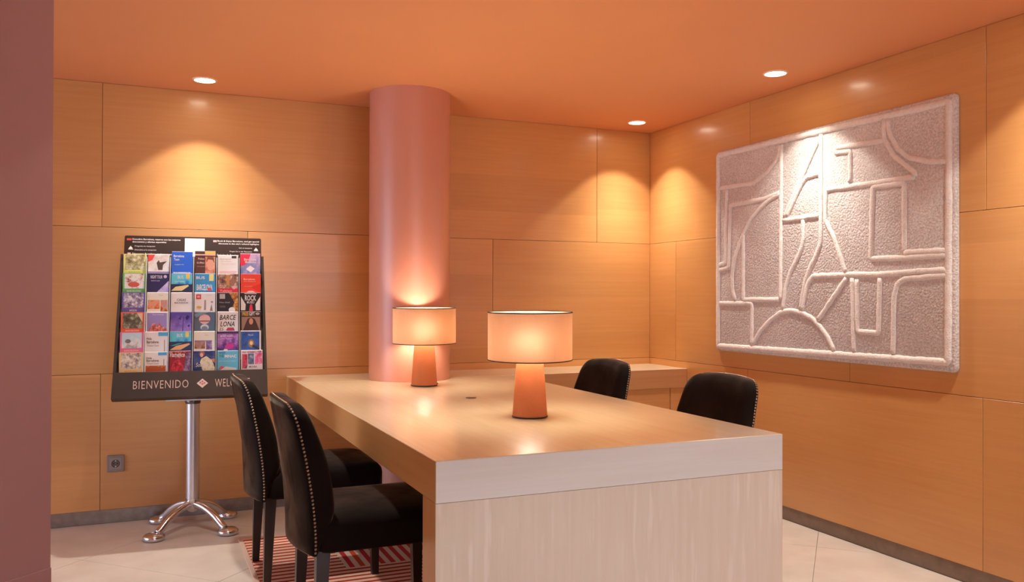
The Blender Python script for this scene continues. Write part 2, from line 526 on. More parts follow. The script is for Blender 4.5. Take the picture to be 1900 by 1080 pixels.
# rest of the lobby behind and to the left of the camera
M_LOBBY = noisy('lobby_paint', '#d9c8ba', '#dccdc0', scale=2, rough=0.8)
M_GLASS = acrylic()
M_FRAME = flat('#55504c', 0.5, 0.6)
def window(n, x0, x1, z0, z1, axis, pos):
    root = empty(f'window_{n}'); tag(root, kind='structure')
    def seg(a0, b0, a1, b1, nm, mat, d0=-0.09, d1=-0.03):
        if axis == 'y': link(nm, box(a0, pos + d0, b0, a1, pos + d1, b1), mat, root)
        else: link(nm, box(pos + d0, a0, b0, pos + d1, a1, b1), mat, root)
    k = 3
    for i in range(k + 1):
        x = x0 + (x1 - x0) * i / k
        seg(x - 0.025, z0, x + 0.025, z1, 'mullion', M_FRAME)
    for i in range(k):
        a, b = x0 + (x1 - x0) * i / k + 0.025, x0 + (x1 - x0) * (i + 1) / k - 0.025
        seg(a, z0, b, z0 + 0.05, 'rail', M_FRAME); seg(a, z1 - 0.05, b, z1, 'rail', M_FRAME)
        seg(a, z0 + 0.05, b, z1 - 0.05, 'pane', M_GLASS, -0.065, -0.055)
def holed_wall(name, axis, pos, lo, hi, w0, w1, z0, z1):
    bm = bmesh.new()
    def bb(a0, b0, a1, b1):
        if axis == 'y': box(a0, pos - 0.12, b0, a1, pos, b1, bm=bm)
        else: box(pos - 0.12, a0, b0, pos, a1, b1, bm=bm)
    bb(lo, 0, w0, ZC); bb(w1, 0, hi, ZC); bb(w0, 0, w1, z0); bb(w0, z1, w1, ZC)
    tag(link(name, bm, M_LOBBY), kind='structure')
holed_wall('wall_rear', 'y', YR, XL - 0.12, W + 0.15, 0.1, 3.1, 0.25, 2.25)
window(1, 0.1, 3.1, 0.25, 2.25, 'y', YR)
holed_wall('wall_left', 'x', XL, YR, D + 0.15, 2.3, 4.9, 0.25, 2.25)
window(2, 2.3, 4.9, 0.25, 2.25, 'x', XL)

# dusty pink pillar at the left edge, its face at 45 degrees
pe, pd, pn = Vector((-0.2634, 2.948)), Vector((-0.742, -0.670)), Vector((-0.670, 0.742))
bmp = prism([tuple(pe), tuple(pe + pd * 1.1), tuple(pe + pd * 1.1 + pn * 0.30), tuple(pe + pn * 0.30)], 0.0, ZC)
pillar = link('wall_pillar', bmp, M_PILLAR); tag(pillar, kind='structure')
o1 = Vector((0.670, -0.742)) * 0.004
bmp = prism([tuple(pe + o1), tuple(pe + o1 + pd * 1.1), tuple(pe + pd * 1.1), tuple(pe)], 0.0, 0.385)
link('lower_panel', bmp, M_PILLAR, pillar)

# round column standing through the worktop
column = link('wall_column', lathe([(0.227, 0.0), (0.227, ZC)], 96), M_COLUMN, auto=40, loc=(1.370, 4.617, 0))
tag(column, kind='structure')

# ------------------------------------------------------------------ table and counter
TX0, TX1, TY0, TY1 = 0.752, 1.985, 2.272, 4.585
ZT, ZU = 0.756, 0.636
table = empty('work_table', (1.37, 2.33, 0))
tag(table, 'long pale maple work table with thick top and solid end panel', 'table')
def rel(o, root):
    o.parent = root; o.matrix_parent_inverse = Matrix.Translation(-root.location); return o
CXc, CYc, CRc = 1.370, 4.617, 0.2278
def arc_pts(y, lower):
    a0 = math.asin((y - CYc) / CRc)          # right-hand crossing of the column with the line y
    n = 24
    if lower: angs = [a0 + (-math.pi - 2 * a0) * k / n for k in range(n + 1)]
    else: angs = [math.pi - a0 + (2 * a0 - math.pi) * k / n for k in range(n + 1)]
    return [(CXc + CRc * math.cos(t), CYc + CRc * math.sin(t)) for t in angs]
def slab(pts, z0, z1):
    bm = prism(pts, z0, z1)
    bmesh.ops.bevel(bm, geom=[e for e in bm.edges if abs(e.verts[0].co.z - z1) < 1e-6 and abs(e.verts[1].co.z - z1) < 1e-6], offset=0.0015, segments=1, affect='EDGES')
    return bm
rel(link('table_top', slab([(TX0, TY0), (TX1, TY0), (TX1, TY1)] + arc_pts(TY1, True) + [(TX0, TY1)], ZU, ZT), M_TOP), table)
rel(link('front_daylit_face', box(TX0 + 0.0005, TY0 - 0.0012, ZU + 0.0006, TX1 - 0.0005, TY0 + 0.0006, ZT - 0.002), M_APRON), table)  # thin sheet giving the slab front its painted daylight tone
M_SIDE = wood('maple_side_shaded', '#d3a069', '#c88f56', axis=1, rough=0.3, coat=0.35, coat_rough=0.14, tone=0.03)  # orange of warm bounced light put into the maple of the sides
M_SIDEZ = wood('maple_side_shaded_upright', '#d3a069', '#c88f56', axis=2, rough=0.3, coat=0.35, coat_rough=0.14, tone=0.03)  # upright-grain copy with the same warm shade in its colour
M_SIDEX = wood('maple_counter_shaded', '#cf9f70', '#c48e5c', axis=0, rough=0.35, coat=0.25, coat_rough=0.15, tone=0.03)  # maple with the counter front's warm shade put into its colour
for x_, e_ in ((TX0, -1), (TX1, 1)):
    rel(link('side_shaded_face', box(x_ - 0.0008, TY0 + 0.0007, ZU + 0.0005, x_ + 0.0008, TY1 - 0.0005, ZT - 0.002), M_SIDE), table)  # thin sheet tinted for the warm, dimmer light on the slab's sides
    rel(link('edge_shaded_face', box(x_ - 0.0008, TY0 + 0.0005, 0.007, x_ + 0.0008, TY0 + 0.118, ZU - 0.001), M_SIDEZ), table)  # end panel's edge, tinted for the same warm shade
rel(link('end_panel', box(TX0, TY0, 0.006, TX1, TY0 + 0.118, ZU - 0.0012), M_ENDP), table)
M_BLACK = flat('#1a120d', 0.5)
gm = empty('cable_grommet', (1.366, 3.621, ZT)); gm.parent = table; gm.matrix_parent_inverse = Matrix.Translation(-table.location)
bpy.data.objects.remove(gm)
rel(link('cable_grommet', lathe([(0.024, 0), (0.024, 0.002), (0.020, 0.0028), (0.0, 0.0028)], 24, cap1=False), flat('#5a4025', 0.4), loc=(1.366, 3.621, ZT)), table)

worktop = link('counter_worktop', slab([(TX0, TY1 + 0.001)] + arc_pts(TY1 + 0.001, False) + [(W - 0.001, TY1 + 0.001), (W - 0.001, D - 0.002), (TX0, D - 0.002)], ZU, ZT), M_TOPX)
tag(worktop, 'pale maple counter slab running along the panelled back wall', 'counter')
link('counter_side_shaded_face', box(TX0 - 0.0008, TY1 + 0.0015, ZU + 0.0005, TX0 + 0.0008, D - 0.003, ZT - 0.002), M_SIDE, worktop)  # thin sheets tinted for the shade on counter side and front
link('counter_front_shaded_face', box(TX1 + 0.001, TY1 + 0.0002, ZU + 0.0005, W - 0.0015, TY1 + 0.0015, ZT - 0.002), M_SIDEX, worktop)
cab_x = [(TX0 + 0.02, 1.135), (1.605, 2.36), (2.36, 3.115), (3.115, W - 0.002)]
M_CAB = wood('maple_cabinet', '#dca468', '#c98f54', axis=0, rough=0.4, coat=0.2, tone=0.06)
cab_labels = ['maple cabinet under the counter at the left, beneath the table end', 'maple cabinet under the counter beside the round column',
              'maple cabinet under the counter behind the far right chair', 'narrow maple filler cabinet in the corner under the counter']
for i, (a, b) in enumerate(cab_x):
    r_ = empty('base_cabinet', ((a + b) / 2, TY1 + 0.03, 0))
    tag(r_, cab_labels[i], 'cabinet', 'cabinets under the counter')
    w2 = (b - a) / 2 - 0.0006
    link('body', box(-w2, 0.020, 0.06, w2, D - TY1 - 0.034, ZU - 0.002), M_CAB, r_)
    link('door', box(-w2 + 0.0012, 0.0, 0.07, w2 - 0.0012, 0.019, ZU - 0.004, 0.001), M_CAB, r_)
    link('plinth', box(-w2, 0.05, 0.0, w2, 0.07, 0.06), M_PLINTH_R, r_)

# ------------------------------------------------------------------ table lamps
def table_lamp(x, y, rz, label, cord_side):
    r_ = empty('table_lamp', (x, y, ZT + 0.0006), rz)
    tag(r_, label, 'lamp', 'lamps on the work table')
    link('base', lathe([(0.0675, 0.003), (0.0515, 0.226)], 64, cap0=False, cap1=False), M_LAMPBASE, r_, smooth=True)
    link('foot_plate', lathe([(0.0, 0.0), (0.066, 0.0), (0.066, 0.003), (0.0, 0.003)], 40, cap0=False, cap1=False), M_TRIM, r_)
    link('stem', lathe([(0.008, 0.003), (0.008, 0.24)], 16), M_CHROME, r_, auto=40)
    link('base_piping', torus(0.0672, 0.0024, 0.0034), M_TRIM, r_, smooth=True)
    sh = link('lamp_shade', lathe([(0.163, 0.221), (0.163, 0.312), (0.1628, 0.403)], 96, cap0=False, cap1=False), M_SHADE, r_, smooth=True)
    tl = Vector((-0.42, -0.91, 0)); tl.rotate(Euler((0, 0, -rz)))            # the shades sit a touch askew on their stems
    sh.rotation_euler = Matrix.Rotation(R(0.9), 3, Vector((0, 0, 1)).cross(tl)).to_euler()
    sh.location = -tl * 0.312 * math.sin(R(0.9))
    link('piping', torus(0.1632, 0.0020, 0.221), M_TRIM, sh, smooth=True)
    link('piping', torus(0.1632, 0.0022, 0.403), M_TRIM, sh, smooth=True)
    bm = bmesh.new()
    for k in range(3):
        a = 2 * math.pi * k / 3 + 0.4
        tube([(0.012 * math.cos(a), 0.012 * math.sin(a), 0.240), (0.162 * math.cos(a), 0.162 * math.sin(a), 0.240)], 0.0016, 6, bm)
    link('spider_frame', bm, M_CHROME, r_)
    link('bulb_socket', lathe([(0.015, 0.205), (0.015, 0.240), (0.013, 0.246)], 20), M_CHROME, r_, auto=40)
    bm = bmesh.new()
    bmesh.ops.create_uvsphere(bm, u_segments=20, v_segments=12, radius=0.048)
    bmesh.ops.translate(bm, vec=(0, 0, 0.292), verts=bm.verts)
    link('bulb', bm, M_BULB, r_, smooth=True)
    if cord_side:
        link('cord', tube(catmull([(0.060, 0.02, 0.004), (0.075, 0.03, 0.006), (0.088, 0.045, 0.0035), (0.092, 0.075, 0.0035), (0.07, 0.14, 0.0035), (0.03, 0.185, 0.0035)], 5), 0.003, 8), M_TRIM, r_, smooth=True)
table_lamp(1.362, 2.968, 0.3, 'front drum-shade table lamp, lit, nearest the table end', False)
table_lamp(1.330, 4.214, 0.0, 'rear drum-shade table lamp, lit, directly in front of the round column', True)

# ------------------------------------------------------------------ downlights
COOL = (0.80, 0.90, 1.0)      # cooler white of the added, unseen fill downlights
def downlight(x, y, label, power=DOWN_W, col=WARM):
    r_ = empty('recessed_downlight', (x, y, ZC))
    tag(r_, label, 'ceiling light', 'recessed ceiling downlights')
    bm = lathe([(0.062, -0.0005), (0.061, -0.004), (0.053, -0.005), (0.051, -0.0015)], 40, cap0=False, cap1=False)
    link('trim_ring', bm, flat('#e7d5c4', 0.4), r_, auto=40)
    link('diffuser', lathe([(0.052, -0.0028), (0.03, -0.0030), (0.0, -0.0031)], 40, cap0=False, cap1=False), M_DIFFUSER, r_)
    for nm, pw, ang, bl in (('downlight_beam', power, 96, 0.22), ('downlight_core', power * DOWN_C / DOWN_W, 84, 1.0)):
        l = bpy.data.lights.new(nm, 'SPOT')
        l.energy = pw; l.color = col; l.spot_size = R(ang); l.spot_blend = bl; l.shadow_soft_size = 0.028
        lo = bpy.data.objects.new(nm, l); C.objects.link(lo)
        lo.parent = r_; lo.location = (0, 0, -0.012)
downlight(0.282, 4.742, 'round recessed downlight over the leaflet rack')
downlight(2.937, 3.414, 'round recessed downlight above the woollen wall panel')
downlight(2.942, 4.744, 'round recessed downlight in the far right corner')
downlight(0.282, 3.280, 'recessed downlight over the near left chair, above the picture')
downlight(2.937, 2.084, 'recessed downlight by the right wall, outside the picture')
downlight(1.600, 0.750, 'added fill downlight in front of the table end, outside the picture', power=DOWN_W * 2.6, col=COOL)  # this and those below are added fill for table end and floor
downlight(0.282, 0.750, 'added fill downlight above the viewer, to the left', col=COOL)
downlight(2.937, 0.750, 'added fill downlight by the right wall, outside the picture', power=DOWN_W * 0.3, col=COOL)
downlight(-1.700, 0.900, 'added fill downlight beside the pink pillar, outside the picture', col=COOL)
downlight(1.600, -0.900, 'added fill downlight behind the viewer', col=COOL)

# ------------------------------------------------------------------ chairs
def build_chair():
    root = empty('upholstered_chair')
    Z0, Z1, HW = 0.362, 0.868, 0.232
    # outline of the back in (y, z)
    pts = []
    def hw(z): return HW - 0.006 + 0.010 * min(1, max(0, (z - Z0) / 0.3)) - 0.012 * max(0, (z - 0.7) / 0.17)
    nside = 16; rc = 0.075
    side = [(hw(Z0 + (Z1 - rc - Z0) * k / nside), Z0 + (Z1 - rc - Z0) * k / nside) for k in range(nside + 1)]
    ht = hw(Z1 - rc)
    arc = [(ht - rc + rc * math.cos(R(90 * k / 8)), Z1 - rc - 0.006 + (rc) * math.sin(R(90 * k / 8))) for k in range(1, 9)]
    topn = 12
    top = [((ht - rc) * (1 - 2 * k / topn), Z1 - 0.006 + 0.008 * (1 - (1 - 2 * k / topn) ** 2)) for k in range(1, topn)]
    pts = side + arc + top + [(-y, z) for y, z in arc[::-1]] + [(-y, z) for y, z in side[::-1]]
    bot = [(-hw(Z0) + 2 * hw(Z0) * k / 10, Z0) for k in range(1, 10)]
    pts += bot
    def xr(z): return -0.270 - 0.078 * max(0, (z - 0.40) / 0.468) ** 1.5
    def sst(a, b, v):
        t = min(1, max(0, (v - a) / (b - a))); return t * t * (3 - 2 * t)
    def th(z): return 0.026 + 0.066 * sst(0.36, 0.52, z) - 0.026 * sst(0.60, 0.87, z)
    def bulge(y, z): return (0.048 - 0.022 * max(0, (z - Z0) / (Z1 - Z0))) * max(0, 1 - (y / HW) ** 2)
    zc, hh = (Z0 + Z1) / 2, (Z1 - Z0) / 2
    def ring(inset, fx, add=0.0):
        out = []
        for y, z in pts:
            yy = y * (1 - inset / HW); zz = zc + (z - zc) * (1 - inset / hh)
            out.append((xr(zz) + th(zz) * fx + add - bulge(yy, zz), yy, zz))
        return out
    rings = [ring(0.10, 0, -0.003), ring(0.03, 0, -0.002), ring(0.006, 0, 0.0), ring(0.0, 0, 0.005), ring(0.0, 0.55), ring(0.004, 0.80), ring(0.014, 0.95), ring(0.035, 1.05), ring(0.08, 1.12), ring(0.15, 1.16)]
    link('backrest', loft(rings), M_VELVET, root, smooth=True)
    # nailheads along the rear edge, down both sides and over the top
    bm = bmesh.new()
    path = [Vector((xr(z) + 0.011 - bulge(y, z), y, z)) for y, z in pts[:len(pts) - len(bot)]]
    acc, step, nxt = 0.0, 0.0125, 0.004
    nrm_c = Vector((-0.29, 0, zc))
    for a, b in zip(path, path[1:]):
        seg = (b - a).length
        while nxt <= acc + seg:
            p = a + (b - a) * ((nxt - acc) / seg)
            n = Vector((-0.35, 1.0 * (1 if p.y > 0 else -1) if p.z < Z1 - 0.07 else p.y * 3.0, 0.0 if p.z < Z1 - 0.07 else 0.9)).normalized()
            q = n.to_track_quat('Z', 'Y').to_matrix()
            rr = 0.0050
            base = [bm.verts.new(p + q @ Vector((rr * math.cos(k * math.pi / 3), rr * math.sin(k * math.pi / 3), 0))) for k in range(6)]
            mid = [bm.verts.new(p + q @ Vector((rr * 0.7 * math.cos(k * math.pi / 3), rr * 0.7 * math.sin(k * math.pi / 3), 0.0026))) for k in range(6)]
            tp = bm.verts.new(p + q @ Vector((0, 0, 0.0036)))
            for k in range(6):
                l = (k + 1) % 6
                bm.faces.new((base[k], base[l], mid[l], mid[k])); bm.faces.new((mid[k], mid[l], tp))
            nxt += step
        acc += seg
    nl = link('nailhead_trim', bm, M_NAIL, root, smooth=True); nl['kind'] = 'stuff'; nl['label'] = 'row of small metal nailheads'
    # seat
    def sring(inset, z):
        return [(x, y, z) for x, y in roundrect(0.250 - inset, 0.228 - inset, 0.045, 6, cx=-0.004)]
    link('seat', loft([sring(0.02, 0.366), sring(0.003, 0.368), sring(0.0, 0.378), sring(0.0, 0.445), sring(0.004, 0.463), sring(0.016, 0.478), sring(0.045, 0.489), sring(0.11, 0.497), sring(0.18, 0.500)]), M_VELVET, root, smooth=True)
    # tapered square legs
    for sx, sy in ((1, 1), (1, -1), (-1, 1), (-1, -1)):
        tx, ty = (0.205 if sx > 0 else -0.232), 0.190 * sy
        bx, by = (0.212 if sx > 0 else -0.246), 0.196 * sy
        a, b = 0.0225, 0.0145
        rg = []
        for (cx, cy, h, z) in ((bx, by, b, 0.0), (tx, ty, a, 0.372)):
            rg.append([(cx - h, cy - h, z), (cx + h, cy - h, z), (cx + h, cy + h, z), (cx - h, cy + h, z)])
        link('leg', loft(rg), M_LEG, root)
    return root

def copy_tree(o, parent=None):
    c = o.copy(); C.objects.link(c); c.parent = parent
    for ch in list(o.children): copy_tree(ch, c)
    return c
chair0 = build_chair()
RUG_T = 0.006
chair_spots = [
    (0.775, 3.020, 0.0, 'near left dark velvet chair with nailhead trim, closest to the viewer'),
    (0.715, 3.840, 0.0, 'far left dark velvet chair with nailhead trim, beside the leaflet rack'),
    (2.035, 3.080, 180.0, 'near right dark velvet chair, tucked in below the woollen wall panel'),
    (2.003, 4.050, 180.0, 'far right dark velvet chair, in front of the counter'),
]
for i, (x, y, a, lab) in enumerate(chair_spots):
    o = chair0 if i == 0 else copy_tree(chair0)
    o.location = (x, y, RUG_T); o.rotation_euler = (0, 0, R(a))
    tag(o, lab, 'chair', 'velvet chairs around the work table')

# ------------------------------------------------------------------ rug
def rug_mat():
    m, nt, N, L, b = newmat('striped_flatweave')
    tc = N.new('ShaderNodeTexCoord'); sp = N.new('ShaderNodeSeparateXYZ'); L.new(tc.outputs['Object'], sp.inputs[0])
    x, y = sp.outputs[0], sp.outputs[1]
    def stripes(v, pitch, duty): return mth(N, L, 'LESS_THAN', mth(N, L, 'FRACT', mth(N, L, 'DIVIDE', v, pitch)), duty)
    sx = stripes(y, 0.046, 0.42); sy = stripes(x, 0.047, 0.5)
    # big blocks whose stripes run the other way
    def inside(v, a, c): return mth(N, L, 'MULTIPLY', mth(N, L, 'GREATER_THAN', v, a), mth(N, L, 'LESS_THAN', v, c))
    fx = mth(N, L, 'FRACT', mth(N, L, 'DIVIDE', mth(N, L, 'SUBTRACT', x, 0.83), 0.95))
    fy = mth(N, L, 'FRACT', mth(N, L, 'DIVIDE', mth(N, L, 'SUBTRACT', y, 3.765), 0.95))
    blk = mth(N, L, 'MULTIPLY', mth(N, L, 'LESS_THAN', fx, 0.6), mth(N, L, 'LESS_THAN', fy, 0.6))
    ca = mix(N, L, sx, lin('#ecc4ae'), lin('#a8402e'))
    wn = N.new('ShaderNodeTexWhiteNoise'); wn.noise_dimensions = '1D'
    L.new(mth(N, L, 'FLOOR', mth(N, L, 'DIVIDE', x, 0.047)), wn.inputs['W'])
    red = mix(N, L, wn.outputs['Value'], lin('#b8323a'), lin('#c8552e'))
    cb = mix(N, L, sy, lin('#dcc4b4'), red)
    col = mix(N, L, blk, ca, cb)
    nz = N.new('ShaderNodeTexNoise'); nz.inputs['Scale'].default_value = 250
    L.new(tc.outputs['Object'], nz.inputs['Vector'])
    L.new(col, b.inputs['Base Color']); b.inputs['Roughness'].default_value = 0.95; b.inputs['Specular IOR Level'].default_value = 0.1
    bp = N.new('ShaderNodeBump'); bp.inputs['Strength'].default_value = 0.4; bp.inputs['Distance'].default_value = 0.003
    L.new(nz.outputs['Fac'], bp.inputs['Height']); L.new(bp.outputs[0], b.inputs['Normal'])
    return m
rug = empty('rug', (1.365, 3.2, 0))
tag(rug, 'striped salmon and dark red woven rug under the table and chairs', 'rug')
RX0, RX1, RY0, RY1 = 0.452, 2.28, 1.95, 4.415
rel(link('pile', box(RX0, RY0, 0.0, RX1, RY1, RUG_T), rug_mat()), rug)
M_BIND = flat('#d8bfae', 0.9)
for (a, b_, c, d) in ((RX0 - 0.022, RY0 - 0.022, RX0, RY1 + 0.022), (RX1, RY0 - 0.022, RX1 + 0.022, RY1 + 0.022), (RX0, RY1, RX1, RY1 + 0.022), (RX0, RY0 - 0.022, RX1, RY0)):
    rel(link('binding', box(a, b_, 0.0, c, d, RUG_T - 0.001, 0.002), M_BIND), rug)

# ------------------------------------------------------------------ woollen wall panel
XF = W - 0.022
art = empty('tufted_wall_panel', (W - 0.001, 3.401, 0.895))
tag(art, 'large taupe woollen wall panel with raised off-white cord pattern', 'wall art')
py0, py1, pz0, pz1 = 2.582, 4.259, 0.895, 2.106
rings = []
cy, cz = (py0 + py1) / 2, (pz0 + pz1) / 2
for ins, xx in ((0.0, W - 0.002), (0.0, XF + 0.009), (0.004, XF + 0.003), (0.012, XF)):
    rings.append([(xx, cy + a, cz + b_) for a, b_ in roundrect((py1 - py0) / 2 - ins, (pz1 - pz0) / 2 - ins, 0.022, 5)])
rel(link('wool_ground', loft(rings), M_TUFT, auto=50), art)
CORDS = [
[(4.229, 2.083), (2.615, 2.073), (2.621, 0.938), (4.229, 0.921)],
[(3.671, 2.056), (3.680, 1.205)],
[(4.217, 1.881), (3.900, 1.874), (3.776, 1.927), (3.713, 1.974), (3.687, 2.018), (3.683, 2.055)],
[(4.146, 1.865), (4.161, 1.421), (4.219, 1.417)],
[(4.219, 1.384), (4.130, 1.395), (4.111, 1.767), (3.804, 1.774), (3.681, 1.796)],
[(3.681, 1.793), (3.782, 1.759), (3.850, 1.723), (3.929, 1.666), (3.986, 1.595), (4.041, 1.510), (4.080, 1.434), (4.095, 1.349), (4.090, 1.262), (4.065, 1.198)],
[(3.994, 1.592), (3.993, 1.205), (3.690, 1.206)],
[(4.213, 1.181), (3.915, 1.184), (3.919, 0.944)],
[(3.911, 0.946), (3.849, 1.024), (3.764, 1.091), (3.671, 1.138), (3.602, 1.148), (3.514, 1.137), (3.439, 1.111), (3.378, 1.065), (3.327, 1.015), (3.283, 0.947)],
[(3.384, 2.047), (3.648, 1.656)],
[(3.388, 1.860), (3.476, 1.856), (3.515, 1.822), (3.629, 1.659)],
[(3.660, 1.641), (3.384, 1.643)],
[(3.374, 2.060), (3.376, 1.506), (3.408, 1.440), (3.460, 1.366), (3.493, 1.290), (3.525, 1.152)],
[(2.792, 1.768), (3.027, 1.767), (3.341, 1.771), (3.345, 1.616), (3.287, 1.523), (3.206, 1.342)],
[(3.504, 1.631), (3.504, 1.514), (3.536, 1.445), (3.602, 1.355), (3.636, 1.276), (3.659, 1.150)],
[(3.510, 1.150), (3.472, 1.290), (3.433, 1.330), (3.191, 1.333), (2.993, 1.329), (2.795, 1.337), (2.625, 1.340)],
[(3.201, 1.316), (3.398, 1.101)],
[(3.163, 1.315), (3.154, 0.951)],
[(3.134, 1.308), (3.130, 1.052), (3.001, 1.050), (2.993, 1.312)],
[(2.916, 0.957), (2.911, 1.216), (2.891, 1.283), (2.855, 1.305), (2.625, 1.318)],
[(2.851, 1.426), (2.852, 1.746), (3.036, 1.750), (3.048, 1.405), (2.859, 1.402), (2.625, 1.405)],
[(2.852, 1.426), (2.625, 1.425)],
[(2.969, 2.065), (2.965, 1.968), (2.907, 1.877), (2.795, 1.791), (2.792, 1.768)],
[(2.945, 2.063), (2.938, 1.997), (2.891, 1.915), (2.826, 1.859), (2.717, 1.826), (2.624, 1.816)],
[(2.972, 1.962), (3.277, 1.974), (3.277, 1.951), (3.176, 1.943), (3.176, 1.788)],
]
def polyfine(pts, closed=False, step=0.02, rnd=0.014):
    """polyline with rounded corners, resampled, a little wobble"""
    P = [Vector((a, b_)) for a, b_ in pts]
    n = len(P); out = []
    for i in range(n):
        if not closed and i in (0, n - 1): out.append(P[i]); continue
        a, b_, c = P[i - 1], P[i], P[(i + 1) % n]
        d1, d2 = (a - b_), (c - b_)
        r1 = min(rnd, d1.length * 0.45); r2_ = min(rnd, d2.length * 0.45)
        s, e = b_ + d1.normalized() * r1, b_ + d2.normalized() * r2_
        for k in range(4):
            t = k / 3; out.append(s * (1 - t) ** 2 + b_ * 2 * t * (1 - t) + e * t * t)
    if closed: out.append(out[0])
    res = []
    for a, b_ in zip(out, out[1:]):
        k = max(1, int((b_ - a).length / step))
        for q in range(k): res.append(a + (b_ - a) * (q / k))
    if not closed: res.append(out[-1])
    return res
rnd_ = random.Random(3)
for i, cpts in enumerate(CORDS):
    closed = i == 0
    pl = polyfine(cpts, closed)
    w_ = 0.017 if i == 0 else 0.0135
    P3 = [Vector((XF - 0.001, p.x + rnd_.uniform(-.0012, .0012), p.y + rnd_.uniform(-.0012, .0012))) for p in pl]
    bm = tube(P3, [w_ * rnd_.uniform(0.92, 1.08) for _ in P3], 10, closed=closed, up_hint=Vector((1, 0, 0)), flat_=0.6)
    rel(link('raised_cord', bm, M_CORD, smooth=True), art)

# ------------------------------------------------------------------ wall socket
so = empty('wall_socket', (-0.1425, D - 0.0, 0.318))
tag(so, 'square grey wall socket low on the back wall beside the panel joint', 'socket')
M_GREYP = flat('#8f8580', 0.4, 0.3)
M_GREYD = flat('#6d6460', 0.45, 0.3)
def xz(bm):  # turn a z-up lathe towards -y
    bmesh.ops.rotate(bm, cent=(0, 0, 0), matrix=Matrix.Rotation(R(90), 3, 'X'), verts=bm.verts); return bm
link('frame', box(-0.0425, -0.010, -0.0445, 0.0425, 0.0, 0.0445, 0.003, 2), M_GREYP, so)
link('insert', box(-0.029, -0.012, -0.031, 0.029, -0.010, 0.031, 0.0008), flat('#9a908b', 0.35, 0.3), so)
link('socket_ring', xz(lathe([(0.0205, 0.0118), (0.0205, 0.0135), (0.0175, 0.0135), (0.0175, 0.0118)], 32, cap0=False, cap1=False)), M_BLACK, so)
link('socket_well', xz(lathe([(0.0176, 0.0121), (0.0, 0.0121)], 32, cap0=False, cap1=False)), M_GREYD, so)
for sx in (-1, 1):
    link('pin_hole', xz(lathe([(0.0035, 0.0118), (0.0035, 0.0126), (0.0, 0.0126)], 12, cap0=False, cap1=False)), M_BLACK, so, loc=(sx * 0.0085, 0, 0))
link('earth_clip', box(-0.003, -0.014, 0.0125, 0.003, -0.0121, 0.0175), M_CHROME, so)
link('earth_clip', box(-0.003, -0.014, -0.0175, 0.003, -0.0121, -0.0125), M_CHROME, so)

# ------------------------------------------------------------------ leaflet rack
RACK_RZ = R(-4.5)
rack = empty('leaflet_rack', (0.232, 4.744, 0), RACK_RZ)
tag(rack, 'dark leaflet rack on a polished metal pedestal against the back wall', 'display rack')
TAU = R(19.5)
FR = Matrix.Translation((0, -0.203, 0.703)) @ Matrix(((1, 0, 0, 0), (0, math.sin(TAU), -math.cos(TAU), 0), (0, math.cos(TAU), math.sin(TAU), 0), (0, 0, 0, 1)))
# FR maps (u, v, w) -> rack space; w points out towards the reader
def rp(name, bm, mat, parent=None, **k):
    bm.transform(FR) if isinstance(bm, bpy.types.Mesh) else bmesh.ops.transform(bm, matrix=FR, verts=bm.verts)
    if isinstance(bm, bmesh.types.BMesh): bmesh.ops.recalc_face_normals(bm, faces=bm.faces)
    return link(name, bm, mat, parent or rack, **k)
VB, VT = 0.135, 0.768
def quadplate(u0, u1, u2, u3, v0, v1, w0, w1):
    """plate between v0 (u0..u1) and v1 (u2..u3)"""
    bm = bmesh.new()
    A = [bm.verts.new(p) for p in ((u0, v0, w0), (u1, v0, w0), (u3, v1, w0), (u2, v1, w0))]
    B = [bm.verts.new(p) for p in ((u0, v0, w1), (u1, v0, w1), (u3, v1, w1), (u2, v1, w1))]
    bm.faces.new(A[::-1]); bm.faces.new(B)
    for i in range(4): bm.faces.new((A[i], A[(i + 1) % 4], B[(i + 1) % 4], B[i]))
    return bm
rp('back_board', quadplate(-0.366, 0.366, -0.353, 0.353, 0.0, VT, -0.016, 0.0), M_RACK)
for s in (-1, 1):
    bm = quadplate(*(sorted((s * 0.366, s * 0.352)) + sorted((s * 0.353, s * 0.341))), 0.0, VT - 0.004, 0.0005, 0.030)
    rp('side_panel', bm, M_RACK)
fp = rp('front_panel', quadplate(-0.3655, 0.3655, -0.3615, 0.3615, 0.0, VB - 0.004, 0.031, 0.046), M_RACK)
rp('tray_floor', quadplate(-0.364, 0.364, -0.364, 0.364, 0.001, 0.012, 0.0005, 0.031), M_RACK)
bm = bmesh.new()
hd = roundrect(0.343, 0.085, 0.008, 4, cx=0.0, cy=0.804)
bm = prism(hd, -0.024, -0.017)
header = rp('header_board', bm, M_HEADER)
for k in range(1, 6):
    u = -0.341 + 0.682 * k / 6
    rp('divider', quadplate(u - 0.0014, u + 0.0014, u - 0.0014, u + 0.0014, VB - 0.03, VT - 0.02, 0.0005, 0.043), M_DIV)
